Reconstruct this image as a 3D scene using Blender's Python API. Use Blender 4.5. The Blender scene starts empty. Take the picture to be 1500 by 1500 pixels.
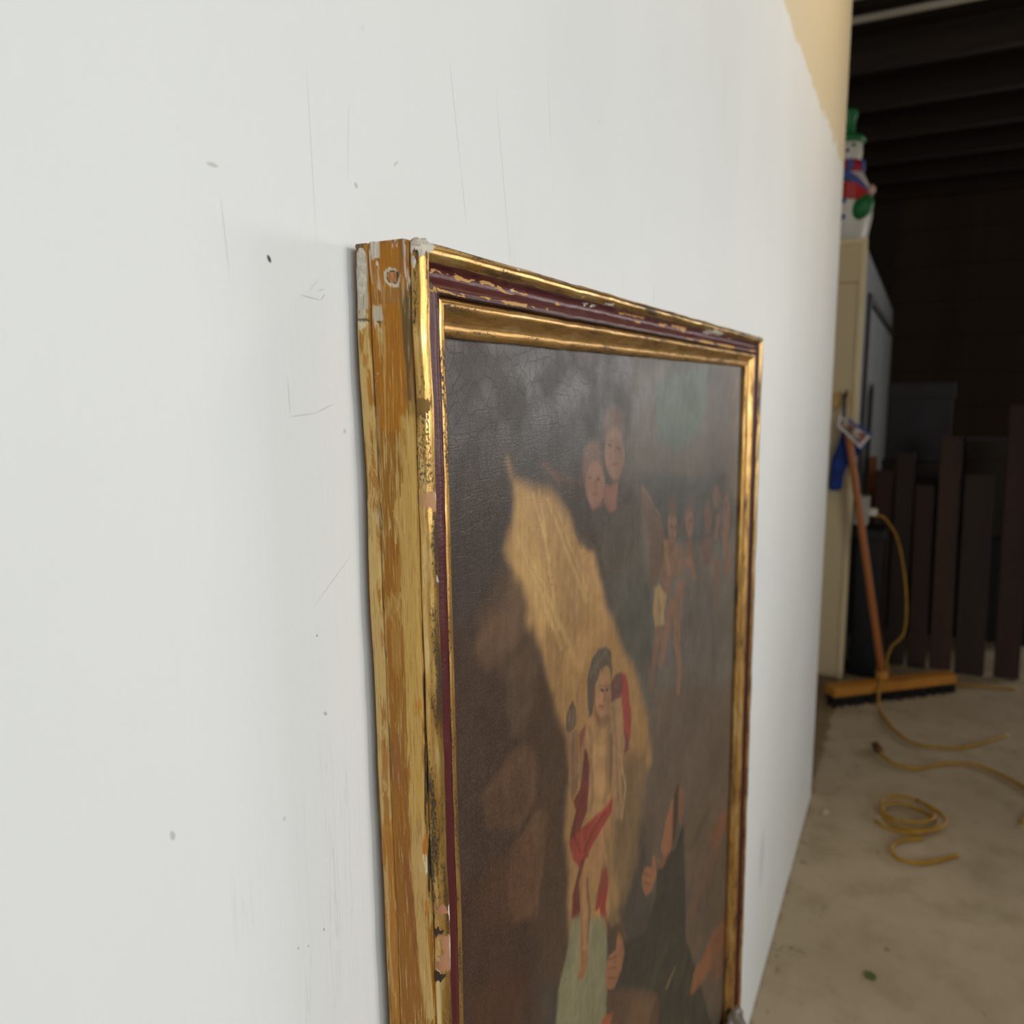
import bpy, bmesh, math, random
import numpy as np
from mathutils import Vector, Matrix

random.seed(7)
C = bpy.context.scene.collection
sc = bpy.context.scene

# ------------------------------------------------------------------ camera
cd = bpy.data.cameras.new('camera')
cam = bpy.data.objects.new('camera', cd); C.objects.link(cam)
fw = Vector((0.87522, 0.45787, -0.15600)); rt = Vector((0.46194, -0.88684, -0.01128)); up = Vector((0.14351, 0.06219, 0.98769))
M = Matrix((rt, up, -fw)).transposed().to_4x4(); M.translation = Vector((0, -0.24636, 1.35))
cam.matrix_world = M
cd.sensor_fit = 'HORIZONTAL'; cd.sensor_width = 36.0; cd.lens = 1141.26 / 1500 * 36
cd.clip_start = 0.01; cd.clip_end = 60
cd.dof.use_dof = True; cd.dof.focus_distance = 0.42; cd.dof.aperture_fstop = 9.0
sc.camera = cam

# ------------------------------------------------------------------ view, world, daylight
sc.view_settings.view_transform = 'Standard'; sc.view_settings.look = 'None'
sc.view_settings.gamma = 1.0; sc.view_settings.use_curve_mapping = False
sc.view_settings.exposure = -0.08
w = bpy.data.worlds.new('world'); sc.world = w; w.use_nodes = True
wb = w.node_tree.nodes['Background']; wb.inputs[0].default_value = (0.75, 0.85, 1.0, 1); wb.inputs[1].default_value = 0.6

def area(name, loc, direction, sx, sy, power, col):
    l = bpy.data.lights.new(name, 'AREA'); l.shape = 'RECTANGLE'; l.size = sx; l.size_y = sy; l.energy = power; l.color = col
    o = bpy.data.objects.new(name, l); C.objects.link(o); o.location = loc
    o.rotation_euler = Vector(direction).to_track_quat('-Z', 'Y').to_euler()
    return o
# bright daylight from outdoors falls in through a long opening in the opposite wall, behind the camera
area('outdoor_daylight', (0.2, -7.2, 2.1), (0.02, 1, -.1), 1.6, 2.2, 186, (1.0, 1.0, 0.99))
# softer sky light in the opening itself
area('opening_skylight', (-2.0, -3.12, 1.85), (.25, 1, 0), 2.3, 1.7, 62, (0.93, 0.98, 1.0))
# daylight through the window in the far end wall
area('window_daylight', (7.68, -4.5, 1.75), (-1, .3, 0), 2.2, 1.3, 100, (1.0, 0.98, 0.95))
# warm lamp under the ceiling further along the wall
area('warm_lamp', (1.95, -.75, 2.72), (0, .75, -.65),   .5, .2, 5.6, (1.0, 0.74, 0.42))
# ------------------------------------------------------------------ helpers
X0, X1, H, LEAN = 0.3044, 1.1602, 1.418, 0.0044
ZB = 0.285

def link(name, me, parent=None, mat=None):
    o = bpy.data.objects.new(name, me); C.objects.link(o)
    if mat is not None: me.materials.append(mat)
    if parent is not None: o.parent = parent
    return o
def obj(name, bm, mat=None, parent=None, smooth=False, loc=None):
    me = bpy.data.meshes.new(name)
    bmesh.ops.recalc_face_normals(bm, faces=bm.faces)
    bm.to_mesh(me); bm.free()
    if smooth:
        for p in me.polygons: p.use_smooth = True
    o = link(name, me, parent, mat)
    if loc is not None: o.location = loc
    return o
def thing(name, label, cat, loc=(0, 0, 0), group=None):
    o = bpy.data.objects.new(name, None); C.objects.link(o); o.location = loc; o.empty_display_size = .05
    o['label'] = label; o['category'] = cat
    if group: o['group'] = group
    return o
def tag(o, label, cat, group=None):
    o['label'] = label; o['category'] = cat
    if group: o['group'] = group
    return o
def struct(o): o['kind'] = 'structure'; return o
def box(bm, a, b, bev=0.0, rot=None, org=None):
    r = bmesh.ops.create_cube(bm, size=1.0)
    vs = r['verts']
    for v in vs: v.co = Vector([a[i] + (v.co[i] + .5) * (b[i] - a[i]) for i in range(3)])
    if bev > 0:
        es = list({e for v in vs for e in v.link_edges})
        g = bmesh.ops.bevel(bm, geom=es, offset=bev, segments=2, affect='EDGES', profile=.6)
        vs = list({v for f in g['faces'] for v in f.verts} | {v for v in vs if v.is_valid})
    if rot is not None:
        o = Vector(org or (0, 0, 0))
        for v in vs: v.co = rot @ (v.co - o) + o
    return vs
def bxm(a, b, bev=0.0):
    bm = bmesh.new(); box(bm, a, b, bev); return bm
def lathe(prof, n=28, sx=1., sy=1., bm=None, c=(0, 0, 0), bend=0.0):
    bm = bm or bmesh.new(); rings = []
    for r, z in prof:
        if r < 1e-5: rings.append([bm.verts.new((c[0], c[1] + bend * z, c[2] + z))])
        else: rings.append([bm.verts.new((c[0] + r * sx * math.cos(2 * math.pi * i / n), c[1] + bend * z + r * sy * math.sin(2 * math.pi * i / n), c[2] + z)) for i in range(n)])
    for A, B in zip(rings, rings[1:]):
        for i in range(n):
            j = (i + 1) % n
            if len(A) == 1 and len(B) == 1: continue
            if len(A) == 1: bm.faces.new((A[0], B[i], B[j]))
            elif len(B) == 1: bm.faces.new((A[i], A[j], B[0]))
            else: bm.faces.new((A[i], A[j], B[j], B[i]))
    return bm
def catmull(pts, n=8):
    pts = [Vector(p) for p in pts]; out = []
    for i in range(len(pts) - 1):
        p0 = pts[max(0, i - 1)]; p1 = pts[i]; p2 = pts[i + 1]; p3 = pts[min(len(pts) - 1, i + 2)]
        for k in range(n):
            t = k / n
            out.append(.5 * ((2 * p1) + (p2 - p0) * t + (2 * p0 - 5 * p1 + 4 * p2 - p3) * t * t + (3 * p1 - p0 - 3 * p2 + p3) * t ** 3))
    out.append(pts[-1]); return out
def tube(pts, r, n=8, bm=None, r1=None, cap=True):
    bm = bm or bmesh.new(); rings = []; N = len(pts); pts = [Vector(p) for p in pts]
    ref = Vector((0, 0, 1))
    for i, p in enumerate(pts):
        t = (pts[min(N - 1, i + 1)] - pts[max(0, i - 1)]).normalized()
        a = t.cross(ref)
        if a.length < 1e-3: a = t.cross(Vector((0, 1, 0)))
        a.normalize(); b = t.cross(a).normalized(); ref = b if b.length else ref
        b = a.cross(t); ref = b
        rr = r if r1 is None else r + (r1 - r) * i / (N - 1)
        rings.append([bm.verts.new(p + a * rr * math.cos(2 * math.pi * k / n) + b * rr * math.sin(2 * math.pi * k / n)) for k in range(n)])
    for A, B in zip(rings, rings[1:]):
        for k in range(n): bm.faces.new((A[k], A[(k + 1) % n], B[(k + 1) % n], B[k]))
    if cap: bm.faces.new(rings[0][::-1]); bm.faces.new(rings[-1])
    return bm
def prism(poly, axis, a, b, bm=None):
    # polygon in the two other axes, extruded along axis from a to b
    bm = bm or bmesh.new()
    def mk(p, d):
        c = list(p); c.insert(axis, d); return bm.verts.new(c)
    A = [mk(p, a) for p in poly]; B = [mk(p, b) for p in poly]; n = len(poly)
    bm.faces.new(A); bm.faces.new(B[::-1])
    for i in range(n): bm.faces.new((A[i], B[i], B[(i + 1) % n], A[(i + 1) % n]))
    return bm

def lin(r, g, b):
    f = lambda c: c / 12.92 if c <= .04045 else ((c + .055) / 1.055) ** 2.4
    return (f(r / 255), f(g / 255), f(b / 255), 1.0)
class NT:
    def __init__(s, name):
        s.m = bpy.data.materials.new(name); s.m.use_nodes = True; s.t = s.m.node_tree
        s.b = s.t.nodes['Principled BSDF']
    def n(s, typ, **kw):
        nd = s.t.nodes.new(typ)
        for k, v in kw.items(): setattr(nd, k, v)
        return nd
    def set(s, sock, v):
        if isinstance(v, bpy.types.NodeSocket): s.t.links.new(v, sock)
        else: sock.default_value = v
    def math(s, op, a, b=0.0, clamp=False):
        nd = s.n('ShaderNodeMath', operation=op, use_clamp=clamp); s.set(nd.inputs[0], a); s.set(nd.inputs[1], b); return nd.outputs[0]
    def mix(s, f, a, b):
        nd = s.n('ShaderNodeMix', data_type='RGBA'); s.set(nd.inputs[0], f); s.set(nd.inputs[6], a); s.set(nd.inputs[7], b); return nd.outputs[2]
    def fmix(s, f, a, b):
        nd = s.n('ShaderNodeMix', data_type='FLOAT'); s.set(nd.inputs[0], f); s.set(nd.inputs[2], a); s.set(nd.inputs[3], b); return nd.outputs[0]
    def step(s, v, lo, hi, a=0.0, b=1.0):
        nd = s.n('ShaderNodeMapRange', interpolation_type='SMOOTHSTEP'); s.set(nd.inputs[0], v)
        s.set(nd.inputs[1], lo); s.set(nd.inputs[2], hi); s.set(nd.inputs[3], a); s.set(nd.inputs[4], b); return nd.outputs[0]
    def coord(s, scale=(1, 1, 1), attr=None, loc=(0, 0, 0), rot=(0, 0, 0)):
        if attr: src = s.n('ShaderNodeAttribute', attribute_name=attr).outputs['Vector']
        else: src = s.n('ShaderNodeTexCoord').outputs['Object']
        mp = s.n('ShaderNodeMapping'); s.t.links.new(src, mp.inputs[0]); mp.inputs[3].default_value = scale
        mp.inputs[1].default_value = loc; mp.inputs[2].default_value = rot; return mp.outputs[0]
    def noise(s, vec, scale=5., detail=4., rough=.55, dist=0.):
        nd = s.n('ShaderNodeTexNoise'); s.t.links.new(vec, nd.inputs['Vector'])
        nd.inputs['Scale'].default_value = scale; nd.inputs['Detail'].default_value = detail
        nd.inputs['Roughness'].default_value = rough; nd.inputs['Distortion'].default_value = dist; return nd.outputs['Fac']
    def bump(s, h, strength=.3, dist=.002):
        nd = s.n('ShaderNodeBump'); s.set(nd.inputs['Height'], h); nd.inputs['Strength'].default_value = strength
        nd.inputs['Distance'].default_value = dist; s.t.links.new(nd.outputs[0], s.b.inputs['Normal']); return nd
    def out(s, col=None, rough=None, metal=None, spec=None):
        if col is not None: s.set(s.b.inputs['Base Color'], col)
        if rough is not None: s.set(s.b.inputs['Roughness'], rough)
        if metal is not None: s.set(s.b.inputs['Metallic'], metal)
        if spec is not None: s.set(s.b.inputs['Specular IOR Level'], spec)
        return s.m
def plain(name, rgb, rough=.6, var=.12, scale=6., stretch=(1, 1, 1), metal=0., bump=0.15, bscale=60., spec=.4):
    m = NT(name); c = lin(*rgb); v = m.noise(m.coord(stretch), scale, 5.)
    k = m.step(v, .3, .7, 1 - var, 1 + var)
    mu = m.n('ShaderNodeVectorMath', operation='SCALE'); mu.inputs[0].default_value = c[:3]; m.set(mu.inputs['Scale'], k)
    if bump: m.bump(m.noise(m.coord(stretch), bscale, 3.), bump, .002)
    return m.out(mu.outputs[0], rough, metal, spec)

# ------------------------------------------------------------------ flat painting of polygons onto a grid of points
def field(shape, cell, seed):
    r = np.random.RandomState(seed); ny, nx = shape; gy, gx = ny // cell + 3, nx // cell + 3
    g = r.rand(gy, gx); y = np.arange(ny) / cell; x = np.arange(nx) / cell
    iy = y.astype(int); ix = x.astype(int); fy = (y - iy)[:, None]; fx = (x - ix)[None]
    fy = fy * fy * (3 - 2 * fy); fx = fx * fx * (3 - 2 * fx)
    a = g[iy][:, ix]; b = g[iy][:, ix + 1]; c_ = g[iy + 1][:, ix]; d = g[iy + 1][:, ix + 1]
    return (a * (1 - fx) + b * fx) * (1 - fy) + (c_ * (1 - fx) + d * fx) * fy
def field2(shape, cy, cx, seed):
    r = np.random.RandomState(seed); ny, nx = shape; g = r.rand(ny // cy + 3, nx // cx + 3)
    y = np.arange(ny) / cy; x = np.arange(nx) / cx; iy = y.astype(int); ix = x.astype(int); fy = (y - iy)[:, None]; fx = (x - ix)[None]
    a = g[iy][:, ix]; b = g[iy][:, ix + 1]; c_ = g[iy + 1][:, ix]; d = g[iy + 1][:, ix + 1]
    return (a * (1 - fx) + b * fx) * (1 - fy) + (c_ * (1 - fx) + d * fx) * fy - .5
def parse(txt):
    # every line: red green blue (0-255), softness in mm, strength, then x, y pairs in tenths of a millimetre
    L = []
    for ln in txt.strip().split('\n'):
        p = [float(t) for t in ln.replace(',', ' ').split()]
        L.append((np.array(lin(*p[:3])[:3]), p[3], p[4], np.array(p[5:]).reshape(-1, 2) / 10))
    return L
def lay(strokes, A, B, rgb, alpha=None, grow=1.0, least=0.0):
    """A, B: point coordinates in mm (flat arrays); blends every polygon over rgb in turn"""
    for col, soft, op, P in strokes:
        soft = max(least, soft * grow)
        pad = soft * 1.5
        idx = np.nonzero((A > P[:, 0].min() - pad) & (A < P[:, 0].max() + pad) & (B > P[:, 1].min() - pad) & (B < P[:, 1].max() + pad))[0]
        if not len(idx): continue
        a, b = A[idx], B[idx]; d2 = np.full(len(idx), 1e9); ins = np.zeros(len(idx), bool); n = len(P)
        for i in range(n):
            (xa, ya), (xb, yb) = P[i], P[(i + 1) % n]; ex, ey = xb - xa, yb - ya; L = ex * ex + ey * ey + 1e-9
            t = np.clip(((a - xa) * ex + (b - ya) * ey) / L, 0, 1)
            d2 = np.minimum(d2, (a - xa - t * ex) ** 2 + (b - ya - t * ey) ** 2)
            if abs(ey) > 1e-9:
                cr = ((ya > b) != (yb > b)) & (a < xa + (b - ya) / ey * ex); ins ^= cr
        sd = np.sqrt(d2) * np.where(ins, 1, -1)
        k = np.clip(sd / soft + .5, 0, 1); k = (k * k * (3 - 2 * k) * op)
        rgb[idx] = rgb[idx] * (1 - k[:, None]) + col * k[:, None]
        if alpha is not None: alpha[idx] = alpha[idx] * (1 - k) + k
PAINT = parse("""
62 52 46 40.00 0.80 7, -51, 936, -108, 881, 1707, 320, 2402, -118, 2210
66 46 35 40.00 0.90 -76, 1452, 881, 1707, 1233, 4984, -206, 3817
60 38 27 30.00 0.80 -161, 2998, 1031, 3735, 1114, 5001, -210, 3901
60 57 54 40.00 0.80 934, -26, 3737, -158, 3811, 1529, 908, 822
96 88 78 50.00 0.95 3152, -14, 8862, -198, 10359, 8132, 2700, 4096, 2663, 1587
80 96 84 14.00 0.85 3754, 219, 5875, -23, 5763, 530, 5316, 823, 4490, 916, 3886, 739
90 74 60 40.00 0.85 3885, 3226, 9855, 5323, 11253, 13104, 5256, 8244, 3490, 4512
84 76 70 14.00 0.70 5750, 58, 8358, -36, 8368, 1610, 6030, 1531
62 62 60 22.00 0.70 3181, 1001, 5056, 1260, 6753, 1350, 8206, 2203, 6874, 2368, 3820, 1734
58 47 41 40.00 0.70 121, 183, 794, 241, 1050, 744, 800, 913, 671, 1304, 784, 1397, 602, 1633, 51, 1548
70 60 51 26.00 0.90 1248, 762, 1849, 880, 2199, 847, 3146, 1088, 3397, 1236, 3166, 1806, 2707, 1829, 2296, 1631, 1931, 1439, 1764, 1195, 1384, 986
74 68 58 30.00 0.80 2294, 1275, 3338, 1350, 3558, 2099, 3194, 2850, 2720, 2692, 2396, 1927
78 76 66 30.00 0.80 2707, 1809, 3696, 2130, 3879, 3079, 2950, 2769
164 127 80 16.00 1.00 763, 719, 832, 834, 1078, 907, 1384, 970, 1645, 1113, 1846, 1307, 2201, 1524, 2321, 1781, 2499, 2083, 2688, 2366, 3009, 2768, 2109, 2671, 1358, 2400, 1185, 2053, 958, 1787, 746, 1643, 696, 1560, 799, 1414, 701, 1255, 809, 1094, 874, 950
150 113 70 20.00 1.00 1174, 1826, 2657, 2209, 2864, 2556, 3195, 2812, 3658, 3513, 3808, 4028, 3511, 4117, 3361, 4545, 3132, 4805, 2839, 5035, 2493, 4994, 1997, 4857, 1668, 4512, 1644, 4290, 1673, 3991, 1565, 3663, 1680, 3287, 1634, 2880, 1422, 2608, 1315, 2232
108 84 58 30.00 0.90 2813, 3581, 3670, 3825, 3601, 4273, 3373, 4947, 2914, 5166, 2621, 4504
184 146 88 16.00 0.60 861, 865, 1045, 943, 1234, 1417, 1517, 2008, 1223, 1923, 846, 1339
196 162 104 2.50 0.40 875, 1177, 1537, 2169, 1610, 2180, 901, 1177
196 162 104 2.50 0.40 957, 1235, 1792, 2355, 1888, 2370, 989, 1234
196 162 104 2.50 0.40 1196, 948, 1483, 2001, 1550, 2016, 1223, 950
196 162 104 2.50 0.40 1315, 1009, 2021, 1930, 2105, 1939, 1345, 1008
196 162 104 2.50 0.40 1519, 1129, 2035, 1844, 2091, 1849, 1540, 1129
196 162 104 2.50 0.40 1097, 951, 1345, 1443, 1407, 1448, 1122, 951
178 138 86 16.00 0.50 1548, 1988, 2467, 2249, 2227, 2314, 1789, 2581, 1639, 2423
78 58 42 16.00 0.90 669, 1358, 934, 1502, 1024, 1731, 940, 1842, 1121, 1848, 1219, 2095, 1284, 2438, 881, 2227, 480, 1943, 338, 1562
72 50 35 14.00 0.90 1230, 2126, 1401, 2459, 1445, 2617, 1634, 2838, 1706, 3213, 1579, 3324, 1600, 3682, 1673, 3991, 1618, 4318, 1693, 4645, 1560, 4874, 1178, 4588, 905, 3494, 893, 2530
98 72 52 14.00 0.75 303, 1777, 412, 1636, 604, 1592, 866, 1674, 956, 1846, 859, 1921, 649, 1914, 453, 1934
84 64 48 10.00 0.85 679, 2228, 741, 2021, 910, 1960, 1066, 2018, 1136, 2172, 1107, 2351, 972, 2526, 743, 2504
96 68 47 10.00 0.85 354, 2714, 557, 2673, 777, 2601, 949, 2638, 1080, 2772, 1127, 2940, 1072, 3111, 835, 3182, 443, 2970
82 56 40 12.00 0.70 417, 2781, 624, 2776, 924, 2845, 1041, 3017, 798, 3124, 476, 3006
98 68 46 9.00 0.85 755, 3271, 932, 3254, 1078, 3194, 1198, 3223, 1276, 3337, 1252, 3615, 1172, 3817, 1101, 4022, 776, 3807, 673, 3471
90 60 40 9.00 0.80 675, 3396, 755, 3271, 911, 3281, 1052, 3379, 1133, 3587, 1062, 3872, 775, 3846, 665, 3695
76 48 33 20.00 0.70 266, 3257, 502, 3220, 755, 3271, 701, 3757, 350, 3598
72 42 29 16.00 0.80 170, 3976, 334, 3974, 726, 4169, 922, 4334, 938, 4533, 751, 4634, 162, 4152
92 70 56 6.00 0.80 1241, 758, 1423, 808, 1849, 945, 2063, 1003, 2108, 1144, 1686, 1023, 1386, 865
120 72 56 2.00 0.70 1232, 765, 1528, 912, 1536, 910, 1251, 758
62 52 44 10.00 0.90 1532, 911, 2063, 1003, 2200, 1261, 2296, 1559, 2063, 1498, 1888, 1381, 1765, 1163
86 74 62 2.00 0.60 1829, 1306, 1959, 1470, 1972, 1471, 1864, 1307
86 74 62 2.00 0.60 1887, 1333, 2017, 1488, 2029, 1489, 1924, 1334
86 74 62 2.00 0.60 1947, 1360, 2075, 1506, 2087, 1507, 1984, 1361
86 74 62 2.00 0.60 2009, 1387, 2134, 1524, 2147, 1525, 2046, 1389
86 74 62 2.00 0.60 2071, 1416, 2194, 1543, 2207, 1543, 2109, 1417
86 74 62 2.00 0.60 2135, 1444, 2256, 1562, 2269, 1562, 2173, 1445
112 84 68 9.00 0.75 2403, 865, 2380, 954, 2316, 1021, 2226, 1051, 2128, 1039, 2042, 990, 1983, 914, 1963, 826, 1984, 742, 2042, 677, 2127, 644, 2224, 650, 2314, 695, 2379, 772
132 96 76 6.00 1.00 2433, 1036, 2413, 1122, 2354, 1186, 2269, 1213, 2178, 1200, 2097, 1151, 2043, 1076, 2024, 990, 2043, 908, 2097, 846, 2177, 816, 2267, 824, 2351, 869, 2411, 945
122 84 64 6.00 0.60 2419, 1097, 2408, 1157, 2376, 1202, 2329, 1223, 2278, 1216, 2233, 1183, 2201, 1130, 2190, 1069, 2201, 1010, 2232, 966, 2277, 944, 2328, 949, 2374, 981, 2407, 1034
112 86 72 10.00 0.70 2915, 612, 2889, 699, 2814, 765, 2707, 796, 2591, 787, 2489, 742, 2420, 670, 2395, 586, 2419, 504, 2486, 440, 2586, 406, 2701, 408, 2809, 449, 2886, 522
130 98 80 6.00 1.00 2914, 817, 2891, 914, 2821, 987, 2722, 1021, 2614, 1009, 2519, 957, 2455, 875, 2431, 780, 2453, 688, 2515, 617, 2608, 580, 2715, 586, 2815, 633, 2886, 716
118 84 66 6.00 0.60 2887, 871, 2875, 943, 2840, 998, 2788, 1025, 2730, 1019, 2678, 982, 2642, 921, 2629, 849, 2640, 779, 2674, 725, 2724, 697, 2782, 701, 2835, 736, 2872, 797
128 86 68 5.00 0.90 2439, 1046, 2748, 1044, 2725, 1264, 2542, 1275, 2415, 1185
70 48 38 1.50 0.80 2162, 946, 2158, 951, 2145, 955, 2127, 955, 2107, 953, 2089, 949, 2077, 943, 2072, 936, 2077, 931, 2089, 927, 2107, 927, 2127, 929, 2145, 933, 2158, 939
66 44 36 1.50 0.80 2340, 975, 2337, 980, 2326, 984, 2311, 985, 2294, 983, 2279, 979, 2268, 973, 2264, 967, 2268, 961, 2278, 957, 2294, 956, 2311, 958, 2326, 962, 2337, 968
104 70 54 1.50 0.70 2215, 969, 2244, 1041, 2267, 1043, 2238, 970
104 52 44 1.50 0.80 2161, 1093, 2292, 1113, 2295, 1099, 2164, 1079
90 64 50 1.50 0.60 2091, 910, 2191, 916, 2188, 906, 2089, 899
70 48 38 1.50 0.80 2596, 739, 2591, 745, 2577, 748, 2557, 750, 2534, 748, 2514, 744, 2500, 738, 2495, 732, 2500, 726, 2514, 722, 2534, 720, 2556, 722, 2577, 726, 2591, 732
66 44 36 1.50 0.80 2797, 764, 2793, 770, 2781, 774, 2764, 776, 2745, 774, 2728, 770, 2716, 764, 2711, 758, 2715, 752, 2727, 747, 2744, 746, 2763, 747, 2781, 751, 2793, 757
104 70 54 1.50 0.70 2656, 762, 2689, 837, 2715, 837, 2682, 762
104 52 44 1.50 0.80 2597, 893, 2744, 910, 2747, 896, 2600, 879
90 64 50 1.50 0.60 2516, 703, 2628, 707, 2625, 696, 2513, 692
104 84 66 2.00 0.60 2430, 1512, 2382, 1650, 2593, 1789, 2884, 1851, 2999, 1695, 2970, 1687, 2862, 1840, 2606, 1784, 2406, 1652, 2455, 1517
98 88 72 3.00 0.60 2668, 2052, 2770, 2159, 3056, 2132, 3225, 2254, 3255, 2254, 3051, 2119, 2764, 2146, 2699, 2055
64 54 46 3.00 0.70 3139, 1094, 3311, 1130, 3505, 1294, 3553, 1294, 3351, 1125, 3153, 1081
101 80 65 5.00 0.90 3358, 1130, 3487, 1209, 3762, 1410, 4055, 1574, 4154, 1767, 4106, 2009, 3968, 2211, 3738, 2176, 3665, 1987, 3556, 1663, 3455, 1448
88 68 56 2.00 0.50 3509, 1333, 3755, 1389, 4016, 1448, 4022, 1444, 3766, 1380, 3525, 1320
88 68 56 2.00 0.50 3532, 1419, 3781, 1481, 4021, 1532, 4025, 1528, 3792, 1472, 3550, 1406
88 68 56 2.00 0.50 3556, 1504, 3808, 1573, 4026, 1617, 4029, 1613, 3818, 1564, 3576, 1492
88 68 56 2.00 0.50 3579, 1591, 3834, 1667, 4031, 1702, 4032, 1697, 3845, 1658, 3601, 1579
88 68 56 2.00 0.50 3603, 1678, 3861, 1761, 4036, 1788, 4035, 1782, 3871, 1752, 3627, 1668
88 68 56 2.00 0.50 3627, 1767, 3889, 1856, 4042, 1874, 4038, 1868, 3898, 1847, 3653, 1757
88 68 56 2.00 0.50 3651, 1856, 3916, 1953, 4048, 1960, 4040, 1954, 3926, 1944, 3679, 1846
88 68 56 2.00 0.50 3676, 1945, 3944, 2050, 4054, 2047, 4043, 2040, 3953, 2041, 3705, 1937
88 68 56 2.00 0.50 3700, 2036, 3972, 2148, 4060, 2133, 4045, 2127, 3981, 2139, 3731, 2029
121 94 72 2.50 0.80 3354, 1151, 3624, 1313, 3974, 1530, 4014, 1529, 3674, 1310, 3413, 1146
113 85 66 5.00 1.00 4155, 1785, 4312, 1831, 4713, 1960, 4936, 2138, 4800, 2227, 4527, 2207, 4404, 2330, 4348, 2466, 4092, 2330, 4023, 2134, 4123, 1976
136 103 77 3.00 0.90 4108, 1796, 4177, 2025, 4316, 2220, 4417, 2237, 4321, 2050, 4293, 1826
112 82 63 3.00 0.90 4438, 2281, 4950, 2280, 5093, 2220, 4933, 2166, 4795, 2205, 4297, 2195
125 94 75 4.00 1.00 4618, 1735, 4604, 1818, 4556, 1878, 4484, 1903, 4403, 1888, 4328, 1838, 4276, 1762, 4254, 1676, 4266, 1596, 4311, 1537, 4381, 1511, 4461, 1522, 4537, 1570, 4593, 1646
100 79 65 5.00 0.80 4618, 1530, 4602, 1576, 4553, 1607, 4480, 1618, 4399, 1606, 4326, 1574, 4275, 1529, 4255, 1479, 4270, 1435, 4316, 1403, 4386, 1392, 4467, 1402, 4542, 1433, 4596, 1479
74 55 47 1.50 0.80 4445, 1707, 4441, 1718, 4429, 1725, 4411, 1727, 4391, 1723, 4373, 1715, 4360, 1704, 4355, 1692, 4358, 1682, 4370, 1675, 4388, 1673, 4408, 1676, 4427, 1684, 4440, 1695
74 55 47 1.50 0.80 4592, 1750, 4588, 1760, 4578, 1768, 4562, 1770, 4544, 1767, 4528, 1759, 4516, 1748, 4512, 1736, 4515, 1726, 4525, 1718, 4541, 1716, 4559, 1719, 4575, 1726, 4587, 1737
95 58 50 1.50 0.80 4373, 1832, 4517, 1861, 4521, 1845, 4377, 1816
145 121 81 4.00 1.00 3825, 2231, 3998, 2236, 4250, 2405, 4165, 2568, 4203, 2708, 3872, 2651, 3796, 2470
119 98 66 2.00 0.80 3940, 2366, 3994, 2523, 3942, 2652, 3989, 2668, 4043, 2536, 3987, 2376
118 86 68 3.00 1.00 4370, 2463, 4237, 2655, 4107, 2842, 4039, 3008, 3998, 3087, 4144, 3144, 4218, 3074, 4320, 2917, 4487, 2738, 4660, 2553
115 85 66 3.00 1.00 3907, 2638, 3823, 2830, 3740, 3021, 3700, 3297, 3780, 3329, 3866, 3068, 3999, 2893, 4134, 2713
118 88 69 4.00 1.00 4601, 2318, 4953, 2378, 4965, 2540, 4894, 2761, 4844, 2868, 4550, 2806, 4589, 2565
110 98 81 5.00 0.70 4751, 2528, 4953, 2577, 4914, 2847, 4769, 2807
127 94 72 3.00 1.00 4547, 2746, 4580, 3030, 4725, 3352, 4705, 3646, 4835, 3696, 4919, 3416, 4829, 3102, 4855, 2832
85 74 63 2.00 0.70 3814, 3048, 3686, 3292, 3674, 3342, 3696, 3351, 3714, 3304, 3849, 3061
106 79 63 4.00 0.90 4922, 1940, 5220, 1993, 5394, 2229, 5049, 2200
118 88 71 4.00 1.00 5295, 1785, 5284, 1870, 5238, 1932, 5167, 1959, 5087, 1944, 5012, 1893, 4959, 1816, 4935, 1729, 4946, 1646, 4990, 1585, 5058, 1557, 5137, 1568, 5213, 1617, 5270, 1694
76 56 48 1.50 0.80 5203, 1770, 5200, 1780, 5190, 1787, 5175, 1789, 5158, 1786, 5143, 1779, 5132, 1769, 5127, 1758, 5130, 1749, 5140, 1742, 5155, 1740, 5171, 1742, 5187, 1749, 5198, 1759
92 73 62 4.00 0.80 5312, 1607, 5296, 1643, 5247, 1666, 5175, 1673, 5095, 1661, 5022, 1634, 4972, 1597, 4952, 1557, 4966, 1523, 5012, 1499, 5082, 1492, 5162, 1502, 5236, 1528, 5290, 1566
122 89 69 3.00 1.00 4968, 2157, 5186, 2316, 5339, 2489, 5496, 2516, 5387, 2343, 5202, 2177
106 83 68 3.00 0.60 4731, 1832, 4930, 1672, 4875, 1659, 4678, 1818
106 80 66 5.00 0.95 6154, 1875, 6144, 1968, 6096, 2036, 6020, 2065, 5933, 2050, 5852, 1995, 5792, 1912, 5765, 1816, 5775, 1726, 5820, 1660, 5892, 1629, 5979, 1640, 6061, 1693, 6124, 1777
100 76 62 6.00 0.90 5705, 2079, 6142, 2114, 6363, 2467, 6089, 2477, 5690, 2372
104 79 65 5.00 0.90 6654, 1690, 6638, 1757, 6578, 1803, 6487, 1821, 6384, 1806, 6289, 1763, 6221, 1701, 6192, 1631, 6207, 1567, 6264, 1521, 6351, 1501, 6453, 1513, 6550, 1554, 6622, 1618
109 79 63 4.00 0.90 6413, 1866, 6287, 2180, 6479, 2220, 6668, 1912
113 83 68 5.00 0.95 7240, 1992, 7233, 2116, 7178, 2207, 7088, 2247, 6983, 2229, 6883, 2158, 6807, 2049, 6770, 1923, 6778, 1805, 6830, 1716, 6915, 1673, 7018, 1686, 7120, 1753, 7200, 1862
113 80 63 4.00 0.95 6685, 2122, 6967, 2496, 6968, 2803, 7209, 2859, 7285, 2554, 7057, 2172
74 83 72 3.00 0.80 6677, 2323, 6758, 2594, 6883, 2619, 6800, 2344
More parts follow.
